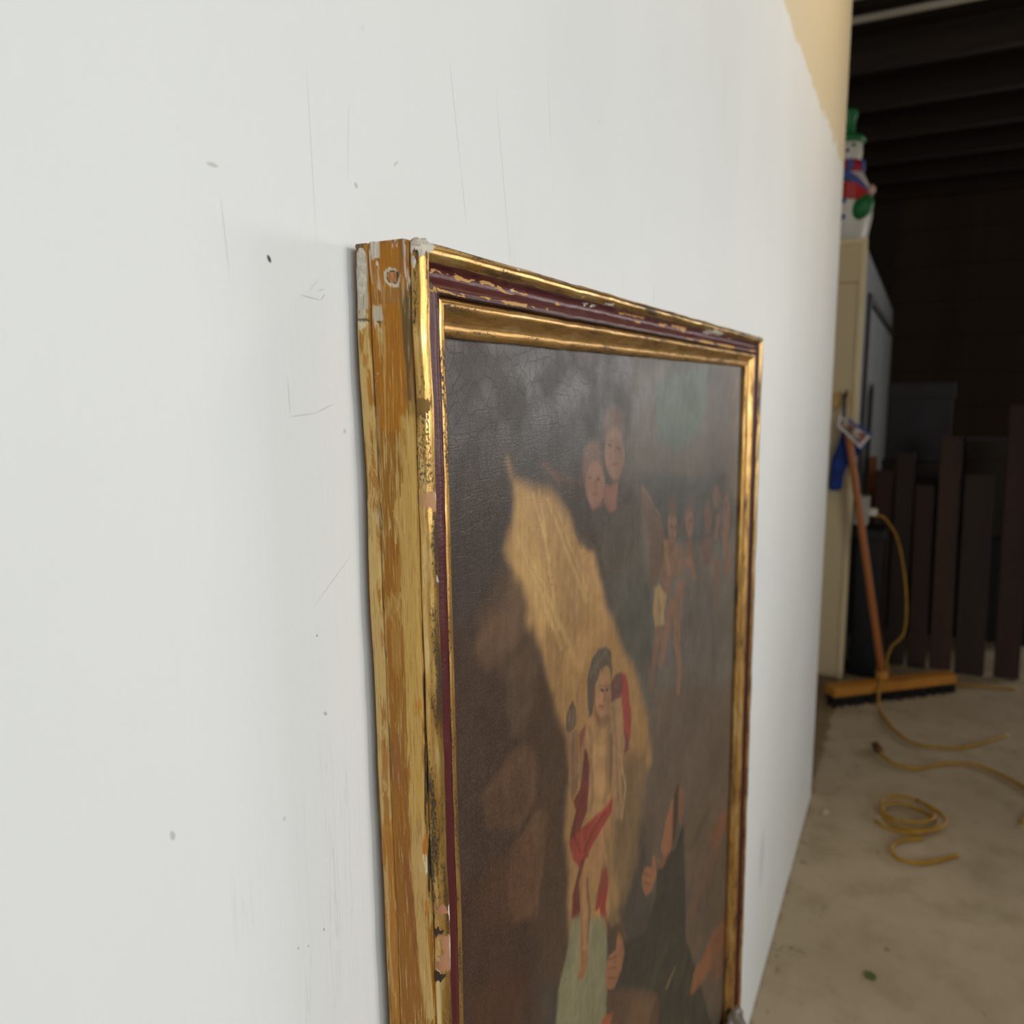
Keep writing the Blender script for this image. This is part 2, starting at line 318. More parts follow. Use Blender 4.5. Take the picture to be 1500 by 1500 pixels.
109 79 63 4.00 0.90 6394, 2467, 6311, 2681, 6497, 2910, 6585, 3187, 6688, 3213, 6678, 2950, 6566, 2739, 6730, 2547
100 82 68 2.00 0.60 6809, 1312, 6897, 1664, 6929, 1668, 6870, 1317
116 103 81 2.50 0.80 5057, 3211, 5347, 3148, 5305, 3129, 4965, 3168
79 70 62 5.00 0.60 6249, 3168, 6400, 3722, 6528, 4484, 6736, 4563, 6601, 3784, 6443, 3218
92 74 58 2.00 1.00 1645, 2803, 1634, 2708, 1695, 2650, 1769, 2612, 1831, 2702, 1817, 2843, 1705, 2869
140 108 76 1.00 0.70 1688, 2771, 1726, 2724, 1714, 2678, 1699, 2673, 1711, 2717, 1674, 2764
134 102 72 1.00 0.70 1762, 2821, 1792, 2760, 1783, 2704, 1768, 2699, 1778, 2754, 1747, 2814
126 94 66 3.00 1.00 1681, 2849, 1824, 2887, 1880, 3016, 1884, 3178, 1852, 3389, 1737, 3450, 1696, 3302, 1684, 3036
116 62 48 4.00 0.80 1880, 2942, 2039, 2911, 2025, 3013, 1919, 3140
142 106 74 3.00 1.00 1853, 3239, 1919, 3118, 2025, 3024, 2121, 3097, 2080, 3211, 1984, 3332, 1878, 3326
94 44 36 3.00 1.00 2012, 3138, 2121, 3219, 2121, 3453, 1956, 3704, 1799, 3621, 1878, 3477
140 62 50 2.50 1.00 2849, 2786, 2986, 2833, 3088, 3009, 3155, 3246, 3143, 3493, 3072, 3551, 2929, 3440, 2856, 3190, 2887, 3033
104 52 50 4.00 0.90 2791, 3285, 3070, 3462, 3092, 3610, 2933, 3602, 2762, 3526
88 60 56 4.00 0.90 2606, 2790, 2717, 2747, 2882, 2780, 2919, 2949, 2853, 3021, 2624, 2970
146 112 78 4.00 1.00 2592, 2947, 2853, 3021, 2925, 3217, 2983, 3487, 2901, 3762, 2943, 4097, 2910, 4207, 2738, 4116, 2700, 3826, 2630, 3456
178 140 92 2.00 0.70 2843, 3564, 2989, 3929, 2889, 4195, 2931, 4219, 3032, 3950, 2884, 3579
156 118 78 5.00 1.00 2080, 2884, 2177, 2900, 2291, 2967, 2594, 3075, 2644, 3284, 2582, 3434, 2617, 3629, 2603, 3851, 2416, 3851, 2150, 3783, 1983, 3718, 2094, 3495, 2121, 3319, 2039, 3128, 2025, 3002
92 70 52 4.00 0.80 2564, 3215, 2644, 3248, 2649, 3644, 2603, 3802, 2553, 3599
176 136 90 10.00 0.50 2503, 3353, 2485, 3390, 2435, 3404, 2362, 3391, 2283, 3356, 2213, 3305, 2166, 3249, 2149, 3198, 2166, 3162, 2213, 3147, 2282, 3157, 2361, 3190, 2433, 3241, 2484, 3299
142 106 70 6.00 0.70 2535, 3425, 2520, 3427, 2477, 3414, 2415, 3390, 2348, 3360, 2289, 3330, 2249, 3306, 2235, 3291, 2249, 3290, 2289, 3301, 2348, 3324, 2415, 3354, 2476, 3384, 2520, 3410
174 132 86 10.00 0.50 2570, 3690, 2551, 3738, 2499, 3758, 2425, 3747, 2344, 3706, 2272, 3646, 2224, 3579, 2207, 3516, 2223, 3470, 2272, 3449, 2342, 3457, 2423, 3495, 2497, 3554, 2550, 3624
128 92 66 5.00 0.80 2233, 2900, 2593, 3017, 2595, 3134, 2380, 3093, 2291, 3012
160 118 86 3.00 1.00 2610, 2884, 2591, 2965, 2534, 3013, 2453, 3021, 2365, 2986, 2287, 2918, 2234, 2830, 2216, 2739, 2234, 2663, 2286, 2614, 2362, 2603, 2450, 2633, 2531, 2699, 2589, 2788
140 100 72 6.00 0.70 2604, 2905, 2597, 2973, 2575, 3021, 2543, 3039, 2507, 3025, 2475, 2982, 2452, 2918, 2444, 2845, 2451, 2779, 2472, 2732, 2504, 2712, 2539, 2725, 2572, 2767, 2595, 2831
178 124 92 6.00 0.60 2438, 2900, 2430, 2927, 2407, 2941, 2373, 2942, 2337, 2927, 2304, 2902, 2281, 2870, 2273, 2838, 2281, 2812, 2303, 2797, 2336, 2796, 2372, 2810, 2406, 2835, 2429, 2867
88 74 60 2.00 1.00 2066, 2557, 2162, 2439, 2317, 2397, 2494, 2424, 2612, 2505, 2652, 2679, 2628, 2774, 2588, 2635, 2502, 2583, 2421, 2590, 2406, 2641, 2361, 2559, 2304, 2639, 2238, 2660, 2233, 2790, 2182, 2880, 2110, 2885, 2080, 2733
118 100 80 1.50 0.60 2148, 2586, 2179, 2521, 2231, 2506, 2221, 2501, 2161, 2513, 2121, 2575
118 100 80 1.50 0.60 2226, 2565, 2258, 2504, 2310, 2495, 2301, 2490, 2239, 2496, 2198, 2554
118 100 80 1.50 0.60 2306, 2544, 2338, 2487, 2391, 2484, 2383, 2478, 2319, 2478, 2278, 2532
118 100 80 1.50 0.60 2387, 2522, 2420, 2469, 2473, 2473, 2467, 2467, 2401, 2460, 2358, 2511
118 100 80 1.50 0.60 2470, 2500, 2504, 2451, 2557, 2461, 2554, 2456, 2485, 2441, 2441, 2488
60 42 34 1.00 0.95 2452, 2794, 2447, 2799, 2433, 2799, 2413, 2794, 2390, 2786, 2370, 2776, 2356, 2766, 2351, 2758, 2356, 2753, 2370, 2753, 2390, 2758, 2412, 2766, 2433, 2776, 2447, 2786
60 42 34 1.00 0.95 2556, 2825, 2553, 2830, 2544, 2832, 2530, 2830, 2515, 2825, 2501, 2817, 2492, 2808, 2489, 2801, 2492, 2795, 2501, 2794, 2515, 2796, 2530, 2801, 2543, 2809, 2553, 2817
100 72 54 1.20 0.80 2343, 2726, 2456, 2762, 2454, 2752, 2341, 2716
96 70 54 1.20 0.80 2485, 2769, 2565, 2798, 2566, 2789, 2486, 2760
122 82 58 1.50 0.80 2449, 2792, 2480, 2881, 2419, 2872, 2433, 2885, 2505, 2892, 2473, 2799
138 66 54 1.50 0.95 2344, 2899, 2458, 2940, 2455, 2924, 2342, 2883
112 74 54 1.50 0.70 2349, 2918, 2439, 2952, 2438, 2944, 2349, 2910
128 96 64 7.00 0.70 2072, 2948, 2125, 3122, 2096, 3274, 2143, 3519, 2080, 3700, 2164, 3747, 2225, 3559, 2175, 3309, 2201, 3153, 2143, 2972
122 92 64 8.00 0.70 2531, 3062, 2522, 3243, 2480, 3447, 2502, 3692, 2395, 3801, 2498, 3863, 2607, 3746, 2580, 3493, 2620, 3286, 2626, 3100
134 98 66 5.00 0.60 2165, 3098, 2283, 3194, 2385, 3245, 2527, 3276, 2509, 3256, 2376, 3227, 2301, 3191, 2189, 3099
138 102 68 5.00 0.50 2367, 3350, 2383, 3484, 2363, 3637, 2393, 3652, 2413, 3498, 2397, 3363
112 84 60 6.00 0.60 2650, 3016, 2703, 3320, 2740, 3626, 2780, 4014, 2828, 4038, 2787, 3647, 2749, 3339, 2695, 3032
104 76 56 6.00 0.60 1754, 2920, 1745, 3115, 1765, 3368, 1796, 3383, 1785, 3133, 1804, 2942
120 86 64 5.00 0.60 2199, 2679, 2230, 2856, 2321, 2981, 2348, 2988, 2264, 2867, 2238, 2692
104 46 36 3.00 1.00 1772, 3453, 1917, 3402, 2085, 3391, 2068, 3683, 1915, 3788, 1727, 3797, 1702, 3716, 1835, 3563
150 108 70 4.00 1.00 2027, 3732, 2614, 3965, 2538, 4201, 2487, 4349, 2235, 4424, 2085, 4188, 1987, 4037
136 54 42 3.00 1.00 1915, 3776, 2114, 3801, 2482, 3884, 2667, 3865, 2642, 4004, 2356, 4040, 2114, 4086, 1931, 4133, 1778, 3962, 1691, 3755
156 70 54 2.50 0.70 2553, 3851, 2213, 3873, 1930, 3955, 1955, 3974, 2252, 3903, 2608, 3893
156 114 74 4.00 1.00 2234, 4227, 2524, 4194, 2539, 4380, 2297, 4487, 2222, 4416
96 44 34 4.00 1.00 1914, 4041, 2085, 4093, 1998, 4279, 1884, 4563, 1721, 4460, 1749, 4265
130 50 40 4.00 1.00 2391, 4406, 2520, 4445, 2569, 4628, 2478, 4829, 2574, 5128, 2395, 5006, 2236, 4672
168 120 66 3.00 0.90 2187, 4715, 2329, 4733, 2394, 4928, 2236, 4936, 2175, 4806
122 116 86 9.00 1.00 1721, 4460, 1997, 4590, 2492, 4942, 2549, 5242, 2503, 6068, 1404, 5169, 1469, 4874, 1667, 4627
134 128 96 10.00 0.60 1773, 4701, 1997, 4735, 1995, 5602, 1555, 5245
152 110 70 3.00 1.00 2021, 4088, 1886, 4206, 1907, 4506, 1883, 4776, 1894, 4999, 1831, 5030, 1956, 5145, 2054, 5124, 2067, 4907, 2114, 4644, 2113, 4355, 2271, 4265
96 68 46 3.00 0.70 2038, 4281, 2079, 4619, 2038, 4885, 2073, 4911, 2126, 4651, 2097, 4315
136 92 58 2.50 1.00 1917, 4848, 1917, 5015, 1857, 5060, 1964, 5156, 2054, 5124, 2079, 4965
120 92 60 9.00 0.70 2485, 4172, 2604, 4213, 2624, 4766, 3072, 5551, 2629, 5111
104 76 52 4.00 0.60 2449, 4349, 2341, 4486, 2212, 4604, 2259, 4640, 2403, 4530, 2526, 4401
112 82 54 3.00 0.60 1908, 4084, 1898, 4312, 1921, 4612, 1911, 4845, 1945, 4869, 1959, 4637, 1939, 4338, 1953, 4111
80 36 30 4.00 0.70 1808, 3571, 1759, 3726, 1899, 3965, 1930, 3979, 1801, 3748, 1861, 3601
98 40 34 4.00 0.60 2462, 3905, 2144, 3906, 1962, 3993, 2036, 4047, 2202, 3950, 2504, 3939
58 48 38 6.00 0.80 5474, 6028, 5964, 6040, 6801, 6013, 6622, 5901, 5723, 5876, 5181, 5815
92 72 54 20.00 0.60 5160, 5310, 6869, 5957, 7565, 6135, 7888, 8738, 5573, 7542
116 66 46 8.00 0.80 6447, 6366, 6915, 6381, 7615, 6541, 7655, 6862, 6787, 6674
110 70 50 10.00 0.50 5656, 7048, 6853, 7013, 7711, 6649, 7164, 6334, 6457, 6748, 5403, 6852
46 43 35 6.00 1.00 4721, 5542, 5121, 5426, 5263, 6415, 5338, 7115, 5947, 8006, 7029, 9770, 4142, 7409, 3969, 6777, 3046, 6075, 2836, 5719, 3035, 5567, 3703, 5895, 3998, 5687, 4078, 5363
60 56 44 4.00 0.60 4704, 6562, 4196, 6548, 3744, 6697, 3816, 6761, 4313, 6646, 4872, 6701
120 100 68 2.00 0.80 4515, 7199, 4898, 7166, 4853, 7128, 4423, 7117
138 88 60 3.00 1.00 4187, 5208, 4300, 5114, 4325, 5002, 4494, 4933, 4593, 4840, 4736, 4895, 4741, 5158, 4688, 5359, 4556, 5481, 4317, 5440
58 42 32 4.00 0.90 4658, 4856, 4804, 4766, 4921, 4855, 4862, 5156, 4767, 5403, 4631, 5491
124 82 58 4.00 0.90 4875, 4833, 5089, 4970, 5087, 5272, 4991, 5391, 4867, 5224
112 72 50 4.00 0.90 4095, 5310, 4504, 5484, 4302, 5526, 4080, 5401
132 86 58 3.00 1.00 3530, 5156, 3631, 5114, 3832, 5263, 3881, 5125, 3975, 5180, 4043, 5435, 3871, 5545, 3688, 5485, 3551, 5286
88 56 40 1.20 0.80 3619, 5186, 3821, 5367, 3851, 5375, 3648, 5193
88 56 40 1.20 0.80 3589, 5257, 3789, 5427, 3815, 5431, 3614, 5260
136 90 62 3.00 1.00 2499, 5659, 2511, 5454, 2577, 5369, 2759, 5444, 2814, 5291, 2956, 5443, 3013, 5651, 2925, 5757, 2722, 5815
86 54 38 1.50 0.80 2556, 5401, 2796, 5546, 2783, 5521, 2544, 5377
86 54 38 1.50 0.80 2556, 5494, 2796, 5651, 2787, 5628, 2547, 5473
86 54 38 1.50 0.80 2555, 5588, 2796, 5756, 2790, 5736, 2550, 5568
70 52 38 6.00 0.90 2560, 5065, 2916, 5277, 3034, 5553, 2843, 5310, 2716, 5400, 2577, 5342
132 80 48 6.00 0.95 5617, 8109, 5761, 7908, 6308, 8027, 6936, 8091, 7756, 8422, 7744, 8776, 6828, 8610, 5972, 8303
112 68 44 10.00 0.70 6776, 8108, 7768, 8520, 7879, 9426, 6856, 8889
84 58 40 9.00 0.90 2568, 5738, 3416, 6356, 4173, 6999, 4194, 7451, 2503, 6068
150 78 50 5.00 0.90 2401, 5877, 2676, 6047, 2572, 6124, 2369, 5958
100 74 48 12.00 0.60 3249, 6319, 4071, 6921, 3795, 7124, 3095, 6552
""")
SIDE_SMALL = parse("""
214 206 190 0.35 1.00 146, -32, 197, -23, 197, 70, 154, 79, 142, 39
214 200 172 0.30 1.00 217, 134, 250, 120, 282, 128, 308, 155, 297, 209, 246, 207, 219, 178
58 34 20 0.25 1.00 231, 142, 268, 135, 300, 144, 303, 162, 288, 194, 247, 191, 231, 171
186 132 84 0.25 1.00 263, 141, 286, 144, 288, 190, 252, 189, 258, 159
160 104 30 0.40 1.00 127, 223, 194, 220, 301, 216, 303, 275, 210, 281, 129, 280
164 114 50 0.80 0.80 218, 211, 301, 215, 294, 278, 224, 278
198 186 164 0.40 0.95 148, 288, 195, 285, 201, 355, 163, 362, 140, 337
50 34 20 0.20 1.00 163, 358, 194, 362, 194, 367, 163, 366
222 208 176 0.30 0.90 49, 352, 118, 356, 104, 379, 64, 397
60 44 28 0.15 0.90 45, 343, 119, 346, 131, 366, 118, 355, 45, 351
""")
SIDE = parse("""
172 110 6 1.50 0.92 110, -32, 427, -14, 380, 365, 325, 899, 137, 902, 130, 386, 117, 152
116 92 52 1.00 0.85 297, 217, 351, 273, 358, 495, 332, 728, 299, 899, 325, 899, 360, 830, 372, 365, 354, 221
150 96 40 1.00 0.70 317, 39, 387, 1, 388, 172, 362, 215, 322, 213
112 96 80 0.50 0.95 30, -19, 102, -14, 107, 73, 48, 91, 20, 59
196 186 168 0.50 0.95 93, 50, 117, 63, 116, 343, 43, 339, 35, 217, 32, 112
214 206 190 0.25 0.90 134, 13, 143, 14, 147, 213, 144, 213
214 206 190 0.20 0.80 187, 73, 192, 73, 186, 212, 179, 212
214 206 190 0.40 0.80 230, -25, 321, -20, 320, -11, 275, -7, 256, 2, 238, -14
214 206 190 0.30 0.95 334, -8, 343, -6, 337, 67, 341, 143, 356, 220, 344, 274, 353, 396, 338, 306, 348, 230, 329, 92
214 206 190 0.40 1.00 392, -4, 449, -1, 452, 35, 430, 40, 415, 70, 393, 65, 404, 20
92 74 40 0.60 0.90 305, 218, 358, 221, 360, 364, 356, 495, 335, 661, 337, 898, 304, 899, 321, 695, 308, 427
100 80 46 0.60 0.70 318, 762, 365, 729, 374, 898, 325, 899
96 80 60 0.40 0.80 202, -39, 339, -29, 339, -15, 275, -21, 202, -23
124 84 36 0.60 0.70 306, 0, 334, -1, 332, 85, 313, 163, 299, 271, 293, 198, 311, 90
206 170 110 0.10 0.60 203, 370, 211, 370, 189, 901, 179, 901
200 160 90 0.10 0.50 243, 492, 248, 492, 237, 831, 230, 831
198 160 92 0.50 0.60 155, 394, 193, 396, 202, 477, 164, 557
206 172 104 0.60 0.95 45, 352, 118, 356, 121, 556, 120, 902, 49, 904, 51, 554
172 110 6 0.50 0.80 64, 397, 104, 392, 81, 486, 66, 520
172 110 6 0.40 0.90 96, 610, 118, 597, 123, 762, 96, 769
172 110 6 0.50 0.70 81, 486, 113, 542, 101, 590, 77, 555
150 128 108 0.20 0.95 121, 352, 131, 366, 139, 693, 146, 902, 135, 902, 127, 679
60 48 38 0.10 0.95 124, 379, 128, 380, 136, 693, 139, 902, 135, 902, 129, 693
206 172 104 0.50 0.70 156, 381, 199, 356, 191, 443, 164, 469
220 204 170 0.30 0.80 143, 287, 160, 294, 156, 368, 202, 386, 146, 394
196 160 120 0.20 0.90 133, 614, 165, 615, 151, 625
176 136 62 0.80 0.80 336, 728, 398, 722, 391, 897, 274, 899, 295, 817
206 172 104 0.80 0.90 64, 771, 138, 771, 140, 1158, 123, 1860, 54, 1870, 54, 1272
168 106 22 0.50 0.75 90, 862, 111, 876, 109, 974, 91, 968
168 106 22 0.50 0.75 70, 1068, 127, 1080, 126, 1166, 72, 1162
168 106 22 0.50 0.75 72, 1191, 125, 1202, 126, 1253, 76, 1249
168 106 22 0.50 0.75 106, 1312, 132, 1325, 132, 1383, 110, 1378
168 106 22 0.50 0.75 88, 982, 114, 996, 113, 1067, 91, 1060
168 106 22 0.50 0.75 99, 1622, 125, 1635, 125, 1709, 102, 1705
168 106 22 0.50 0.75 115, 1399, 141, 1412, 141, 1485, 118, 1480
150 120 96 0.20 0.95 138, 771, 151, 771, 143, 1158, 134, 1159
54 42 32 0.10 0.90 138, 910, 143, 910, 139, 1166, 135, 1166
44 32 22 0.15 1.00 135, 1259, 141, 1259, 147, 1382, 139, 1383
200 176 136 0.40 0.70 78, 1256, 132, 1260, 136, 1332, 110, 1319
108 72 30 0.12 0.80 142, 1382, 146, 1382, 134, 1859, 130, 1859
198 160 84 1.60 0.85 274, 791, 356, 811, 357, 1394, 348, 1830, 244, 1844, 246, 1403, 211, 1226, 275, 1131
172 110 6 0.50 0.60 280, 853, 304, 873, 309, 948, 284, 935
156 98 8 1.00 0.70 160, 1381, 246, 1403, 248, 1548, 187, 1724, 155, 1669
176 126 48 0.80 0.70 206, 1508, 243, 1476, 254, 1621, 217, 1654
190 146 74 1.20 0.60 144, 1707, 252, 1658, 226, 1847, 136, 1859
38 28 16 0.30 1.00 350, 954, 367, 954, 362, 1580, 370, 1586, 354, 1588, 354, 1253
190 150 84 0.30 1.00 355, 1141, 375, 1161, 369, 1203, 357, 1197
196 150 100 0.30 0.90 349, 1596, 374, 1593, 371, 1673, 355, 1668
202 168 104 0.80 0.85 58, 1797, 140, 1787, 139, 2169, 135, 2725, 128, 2973, 56, 2992, 53, 2502, 55, 2106
158 98 22 0.80 0.75 75, 2251, 120, 2274, 121, 2376, 83, 2360
158 98 22 0.80 0.75 80, 2440, 125, 2463, 117, 2730, 79, 2714
158 98 22 0.80 0.75 78, 2739, 119, 2762, 116, 2959, 81, 2944
158 98 22 0.80 0.75 106, 1837, 127, 1864, 127, 1979, 112, 1958
208 170 112 0.15 0.70 136, 1787, 142, 1787, 126, 2973, 120, 2975
40 28 18 0.10 0.90 130, 1940, 137, 1939, 138, 2000, 132, 2001
48 34 20 0.12 0.80 131, 2374, 138, 2373, 140, 2684, 131, 2686
156 100 16 2.00 0.80 144, 1786, 247, 1773, 251, 2074, 210, 2203, 174, 2397, 216, 2467, 212, 2950, 128, 2973, 137, 2405
184 138 64 1.00 0.50 174, 1828, 245, 1803, 229, 2077, 171, 2071
146 92 44 1.20 0.70 144, 2443, 208, 2445, 215, 2690, 149, 2722
198 158 80 1.50 0.80 255, 1772, 355, 1760, 341, 2441, 340, 2915, 231, 2945, 243, 2462
150 92 22 0.60 0.80 220, 2577, 258, 2537, 231, 2945, 212, 2950
196 132 40 0.40 0.90 307, 2209, 346, 2194, 340, 2241, 321, 2283, 291, 2374, 308, 2278
44 32 18 0.30 0.90 351, 1760, 365, 1759, 356, 2056, 357, 2360, 349, 2913, 333, 2917, 347, 2285
176 118 36 1.20 0.80 57, 2914, 146, 2890, 135, 4100, 70, 4126, 64, 3226
200 164 104 0.50 0.80 62, 3171, 89, 3163, 87, 3621, 94, 3907, 80, 3912, 70, 3562
152 96 18 2.00 0.85 146, 2890, 242, 2865, 254, 3404, 273, 3798, 298, 4033, 126, 4103, 129, 3445
140 82 24 1.00 0.80 164, 3063, 241, 3095, 254, 3404, 258, 3722, 238, 3568, 193, 3203
196 158 92 1.00 0.90 251, 2863, 344, 2838, 323, 3381, 344, 3730, 360, 4008, 307, 4029, 273, 3798, 256, 3364, 244, 3133
188 110 24 0.40 1.00 324, 2934, 346, 2913, 336, 3052, 318, 3050
186 120 30 0.40 0.90 313, 3322, 348, 3295, 339, 3407, 323, 3397
222 204 166 0.40 0.90 315, 3059, 345, 3046, 345, 3157, 328, 3147
206 166 110 0.15 0.70 129, 2895, 134, 2893, 138, 3849, 137, 4099, 130, 4102, 130, 3769
40 28 16 0.30 0.90 353, 2836, 365, 2833, 358, 3138, 348, 3295, 342, 3219
""")
FRONT = parse("""
214 206 190 0.50 1.00 -13, -21, 120, -20, 123, 19, 73, 61, 12, 58, -16, 29
150 96 50 0.50 0.90 -4, -11, 47, -14, 36, 4, -6, 27
206 158 92 0.30 1.00 397, 110, 446, 116, 521, 117, 606, 116, 606, 126, 520, 133, 420, 135, 384, 123
206 158 92 0.20 0.80 183, 112, 233, 109, 301, 117, 289, 122, 232, 120, 198, 133
206 158 92 0.20 1.00 342, 116, 373, 109, 362, 124
206 158 92 0.30 1.00 667, 110, 723, 107, 822, 116, 807, 127, 736, 122, 680, 121
206 158 92 0.30 1.00 808, 120, 911, 120, 972, 137, 1067, 142, 1050, 151, 941, 151, 866, 131
206 158 92 0.30 1.00 1004, 117, 1067, 117, 1234, 122, 1251, 128, 1132, 139, 1019, 133
206 158 92 0.30 1.00 834, 199, 955, 191, 1065, 192, 1189, 188, 1163, 209, 1033, 213, 893, 211
214 206 190 0.20 1.00 1004, 117, 1051, 115, 1043, 134, 1011, 133
206 158 92 0.20 0.80 623, 195, 747, 197, 733, 211, 622, 205
206 158 92 0.20 0.80 380, 210, 479, 206, 466, 216, 379, 218
206 158 92 0.25 1.00 1640, 137, 1742, 132, 1721, 150, 1660, 153
206 158 92 0.20 1.00 1437, 193, 1484, 189, 1474, 206, 1446, 206
206 158 92 0.20 1.00 1249, 194, 1284, 191, 1275, 207
214 206 190 0.25 1.00 2046, 101, 2162, 99, 2115, 118
214 206 190 0.25 1.00 2210, 103, 2308, 99, 2235, 123
214 206 190 0.30 1.00 938, 7, 984, 11, 976, 30, 937, 34
206 158 92 0.20 1.00 1890, 73, 1956, 75, 1934, 86
206 158 92 0.25 0.90 161, 202, 206, 200, 380, 207, 367, 220, 216, 212, 166, 216
214 206 190 0.20 1.00 1545, -13, 1583, -18, 1583, -2, 1554, -1
214 206 190 0.25 1.00 2193, 102, 2290, 105, 2241, 119
214 206 190 0.25 1.00 2365, 80, 2561, 74, 2521, 88, 2378, 90
214 206 190 0.30 1.00 2958, -14, 3034, -16, 3035, 23, 2989, 22
206 158 92 0.20 0.80 2575, 96, 2976, 102, 3394, 100, 3463, 111, 3195, 115, 2886, 113
206 158 92 0.20 1.00 3196, 140, 3361, 133, 3345, 150, 3213, 154
206 158 92 0.20 1.00 3828, 123, 4105, 110, 4065, 135, 3906, 140
206 158 92 0.25 1.00 4229, 108, 4721, 100, 4770, 122, 4678, 158, 4583, 127, 4272, 122
214 206 190 0.30 1.00 5355, 87, 5780, 71, 6151, 75, 6155, 103, 5784, 109, 5440, 115
206 158 92 0.25 1.00 4657, 201, 4922, 197, 5024, 214, 4729, 216
206 158 92 0.25 1.00 5074, 206, 5503, 191, 5853, 195, 5796, 219, 5286, 221
206 158 92 0.30 1.00 5976, 197, 6925, 192, 6856, 226, 6104, 219
214 206 190 0.20 1.00 7995, -12, 8149, -12, 8138, 31, 8019, 28
206 158 92 0.20 1.00 7723, 200, 8257, 189, 8170, 218
206 158 92 0.15 1.00 6624, 100, 6767, 100, 6698, 122
214 206 190 0.40 1.00 -7, 20, 75, 14, 85, 51, 25, 66, -3, 51
168 112 80 0.20 1.00 3, 3304, 34, 3320, 38, 3366, 7, 3353
214 206 190 0.20 1.00 41, 3324, 66, 3340, 56, 3401, 44, 3385
168 118 84 0.20 1.00 7, 3470, 58, 3497, 73, 3716, -11, 3667, 14, 3570
214 206 190 0.15 1.00 51, 3500, 60, 3506, 75, 3718, 59, 3714, 52, 3604
50 32 16 0.25 0.95 -29, 3422, 21, 3448, 6, 3485, -17, 3666, 20, 3702, 10, 3762, -27, 3730
224 180 150 0.15 1.00 86, 3098, 113, 3087, 117, 3132, 97, 3140
40 24 20 0.30 0.70 90, 3132, 109, 3151, 111, 3301, 96, 3269
186 140 96 0.40 0.90 6, 1155, 87, 1164, 84, 1221, 50, 1259, 2, 1224
214 206 190 0.20 0.90 49, 1167, 89, 1168, 84, 1214, 59, 1207
214 206 190 0.20 1.00 38, 1576, 66, 1586, 64, 1608, 43, 1603
220 196 180 0.12 1.00 107, 2611, 123, 2618, 119, 2685, 107, 2679
206 158 92 0.10 0.80 74, 2696, 84, 2700, 82, 2739, 75, 2736
130 98 44 0.50 0.80 -26, 721, 45, 723, 29, 790, -25, 802
92 70 36 0.30 0.45 -26, 790, 22, 778, 35, 977, 46, 1103, -6, 1153, -19, 973
""")
def grid_mesh(name, P, attrs, smooth=True):
    """P: (ny, nx, 3) array of points"""
    ny, nx = P.shape[:2]; me = bpy.data.meshes.new(name)
    i = np.arange(ny * nx).reshape(ny, nx)
    q = np.stack([i[:-1, :-1], i[:-1, 1:], i[1:, 1:], i[1:, :-1]], -1).reshape(-1, 4)
    me.vertices.add(ny * nx); me.vertices.foreach_set('co', P.reshape(-1).astype(np.float32))
    me.loops.add(q.size); me.loops.foreach_set('vertex_index', q.reshape(-1).astype(np.int32))
    me.polygons.add(len(q)); me.polygons.foreach_set('loop_start', (np.arange(len(q)) * 4).astype(np.int32))
    if smooth: me.polygons.foreach_set('use_smooth', np.ones(len(q), bool))
    me.update(); me.validate()
    for an, (kind, arr) in attrs.items():
        at = me.attributes.new(an, kind, 'POINT')
        at.data.foreach_set('color' if kind == 'FLOAT_COLOR' else 'vector', arr.reshape(-1).astype(np.float32))
    return me

# ------------------------------------------------------------------ the room
m = NT('wall_paint')
geo = m.coord()
sep = m.n('ShaderNodeSeparateXYZ'); m.t.links.new(geo, sep.inputs[0]); px, pz = sep.outputs[0], sep.outputs[2]
# the white coat stops at a rolled edge just under two metres; older cream paint above it
rag = m.noise(m.coord((7, 0, 0)), 1.0, 2.0); wob = m.n('ShaderNodeTexVoronoi', voronoi_dimensions='1D'); m.set(wob.inputs['W'], m.math('MULTIPLY', px, 4.2))
edge = m.math('ADD', m.math('ADD', pz, m.math('MULTIPLY', rag, .05)), m.math('MULTIPLY', wob.outputs['Color'], .035))
cream = m.step(edge, 2.018, 2.026)
patch = m.noise(m.coord((1, 1, .6)), 3.0, 3.)
white = m.mix(m.step(patch, .3, .7), lin(229, 231, 230), lin(234, 236, 234))
old = m.mix(patch, lin(218, 204, 170), lin(226, 212, 180))
col = m.mix(cream, white, old)
fine = m.noise(m.coord((1, 1, .45)), 420., 3., .6)
mid = m.noise(m.coord((1, 1, .25)), 60., 3., .5)
drip = m.noise(m.coord((60, 1, 1.2)), 1.6, 5., .6)
crk = m.math('ABSOLUTE', m.math('SUBTRACT', m.noise(m.coord((14, 1, .9), loc=(.3, 0, .2)), 1.0, 6., .6), .5))
crack = m.math('MULTIPLY', m.step(crk, 0.0, .006, 1, 0), m.step(m.noise(m.coord(), 5., 2.), .56, .66))
speck = m.n('ShaderNodeTexVoronoi'); m.t.links.new(m.coord((1, 0, .8)), speck.inputs['Vector']); speck.inputs['Scale'].default_value = 46.
sk = m.math('MULTIPLY', m.step(speck.outputs['Distance'], .03, .075, 1, 0), m.step(m.n_out if hasattr(m, 'n_out') else m.noise(m.coord(), 14., 1.), .56, .62))
col = m.mix(m.math('MULTIPLY', sk, .35), col, lin(120, 112, 104))
col = m.mix(m.math('MULTIPLY', crack, .16), col, lin(150, 146, 138))
hts = m.math('ADD', m.math('MULTIPLY', fine, .22), m.math('ADD', m.math('MULTIPLY', mid, .5), m.math('MULTIPLY', drip, .7)))
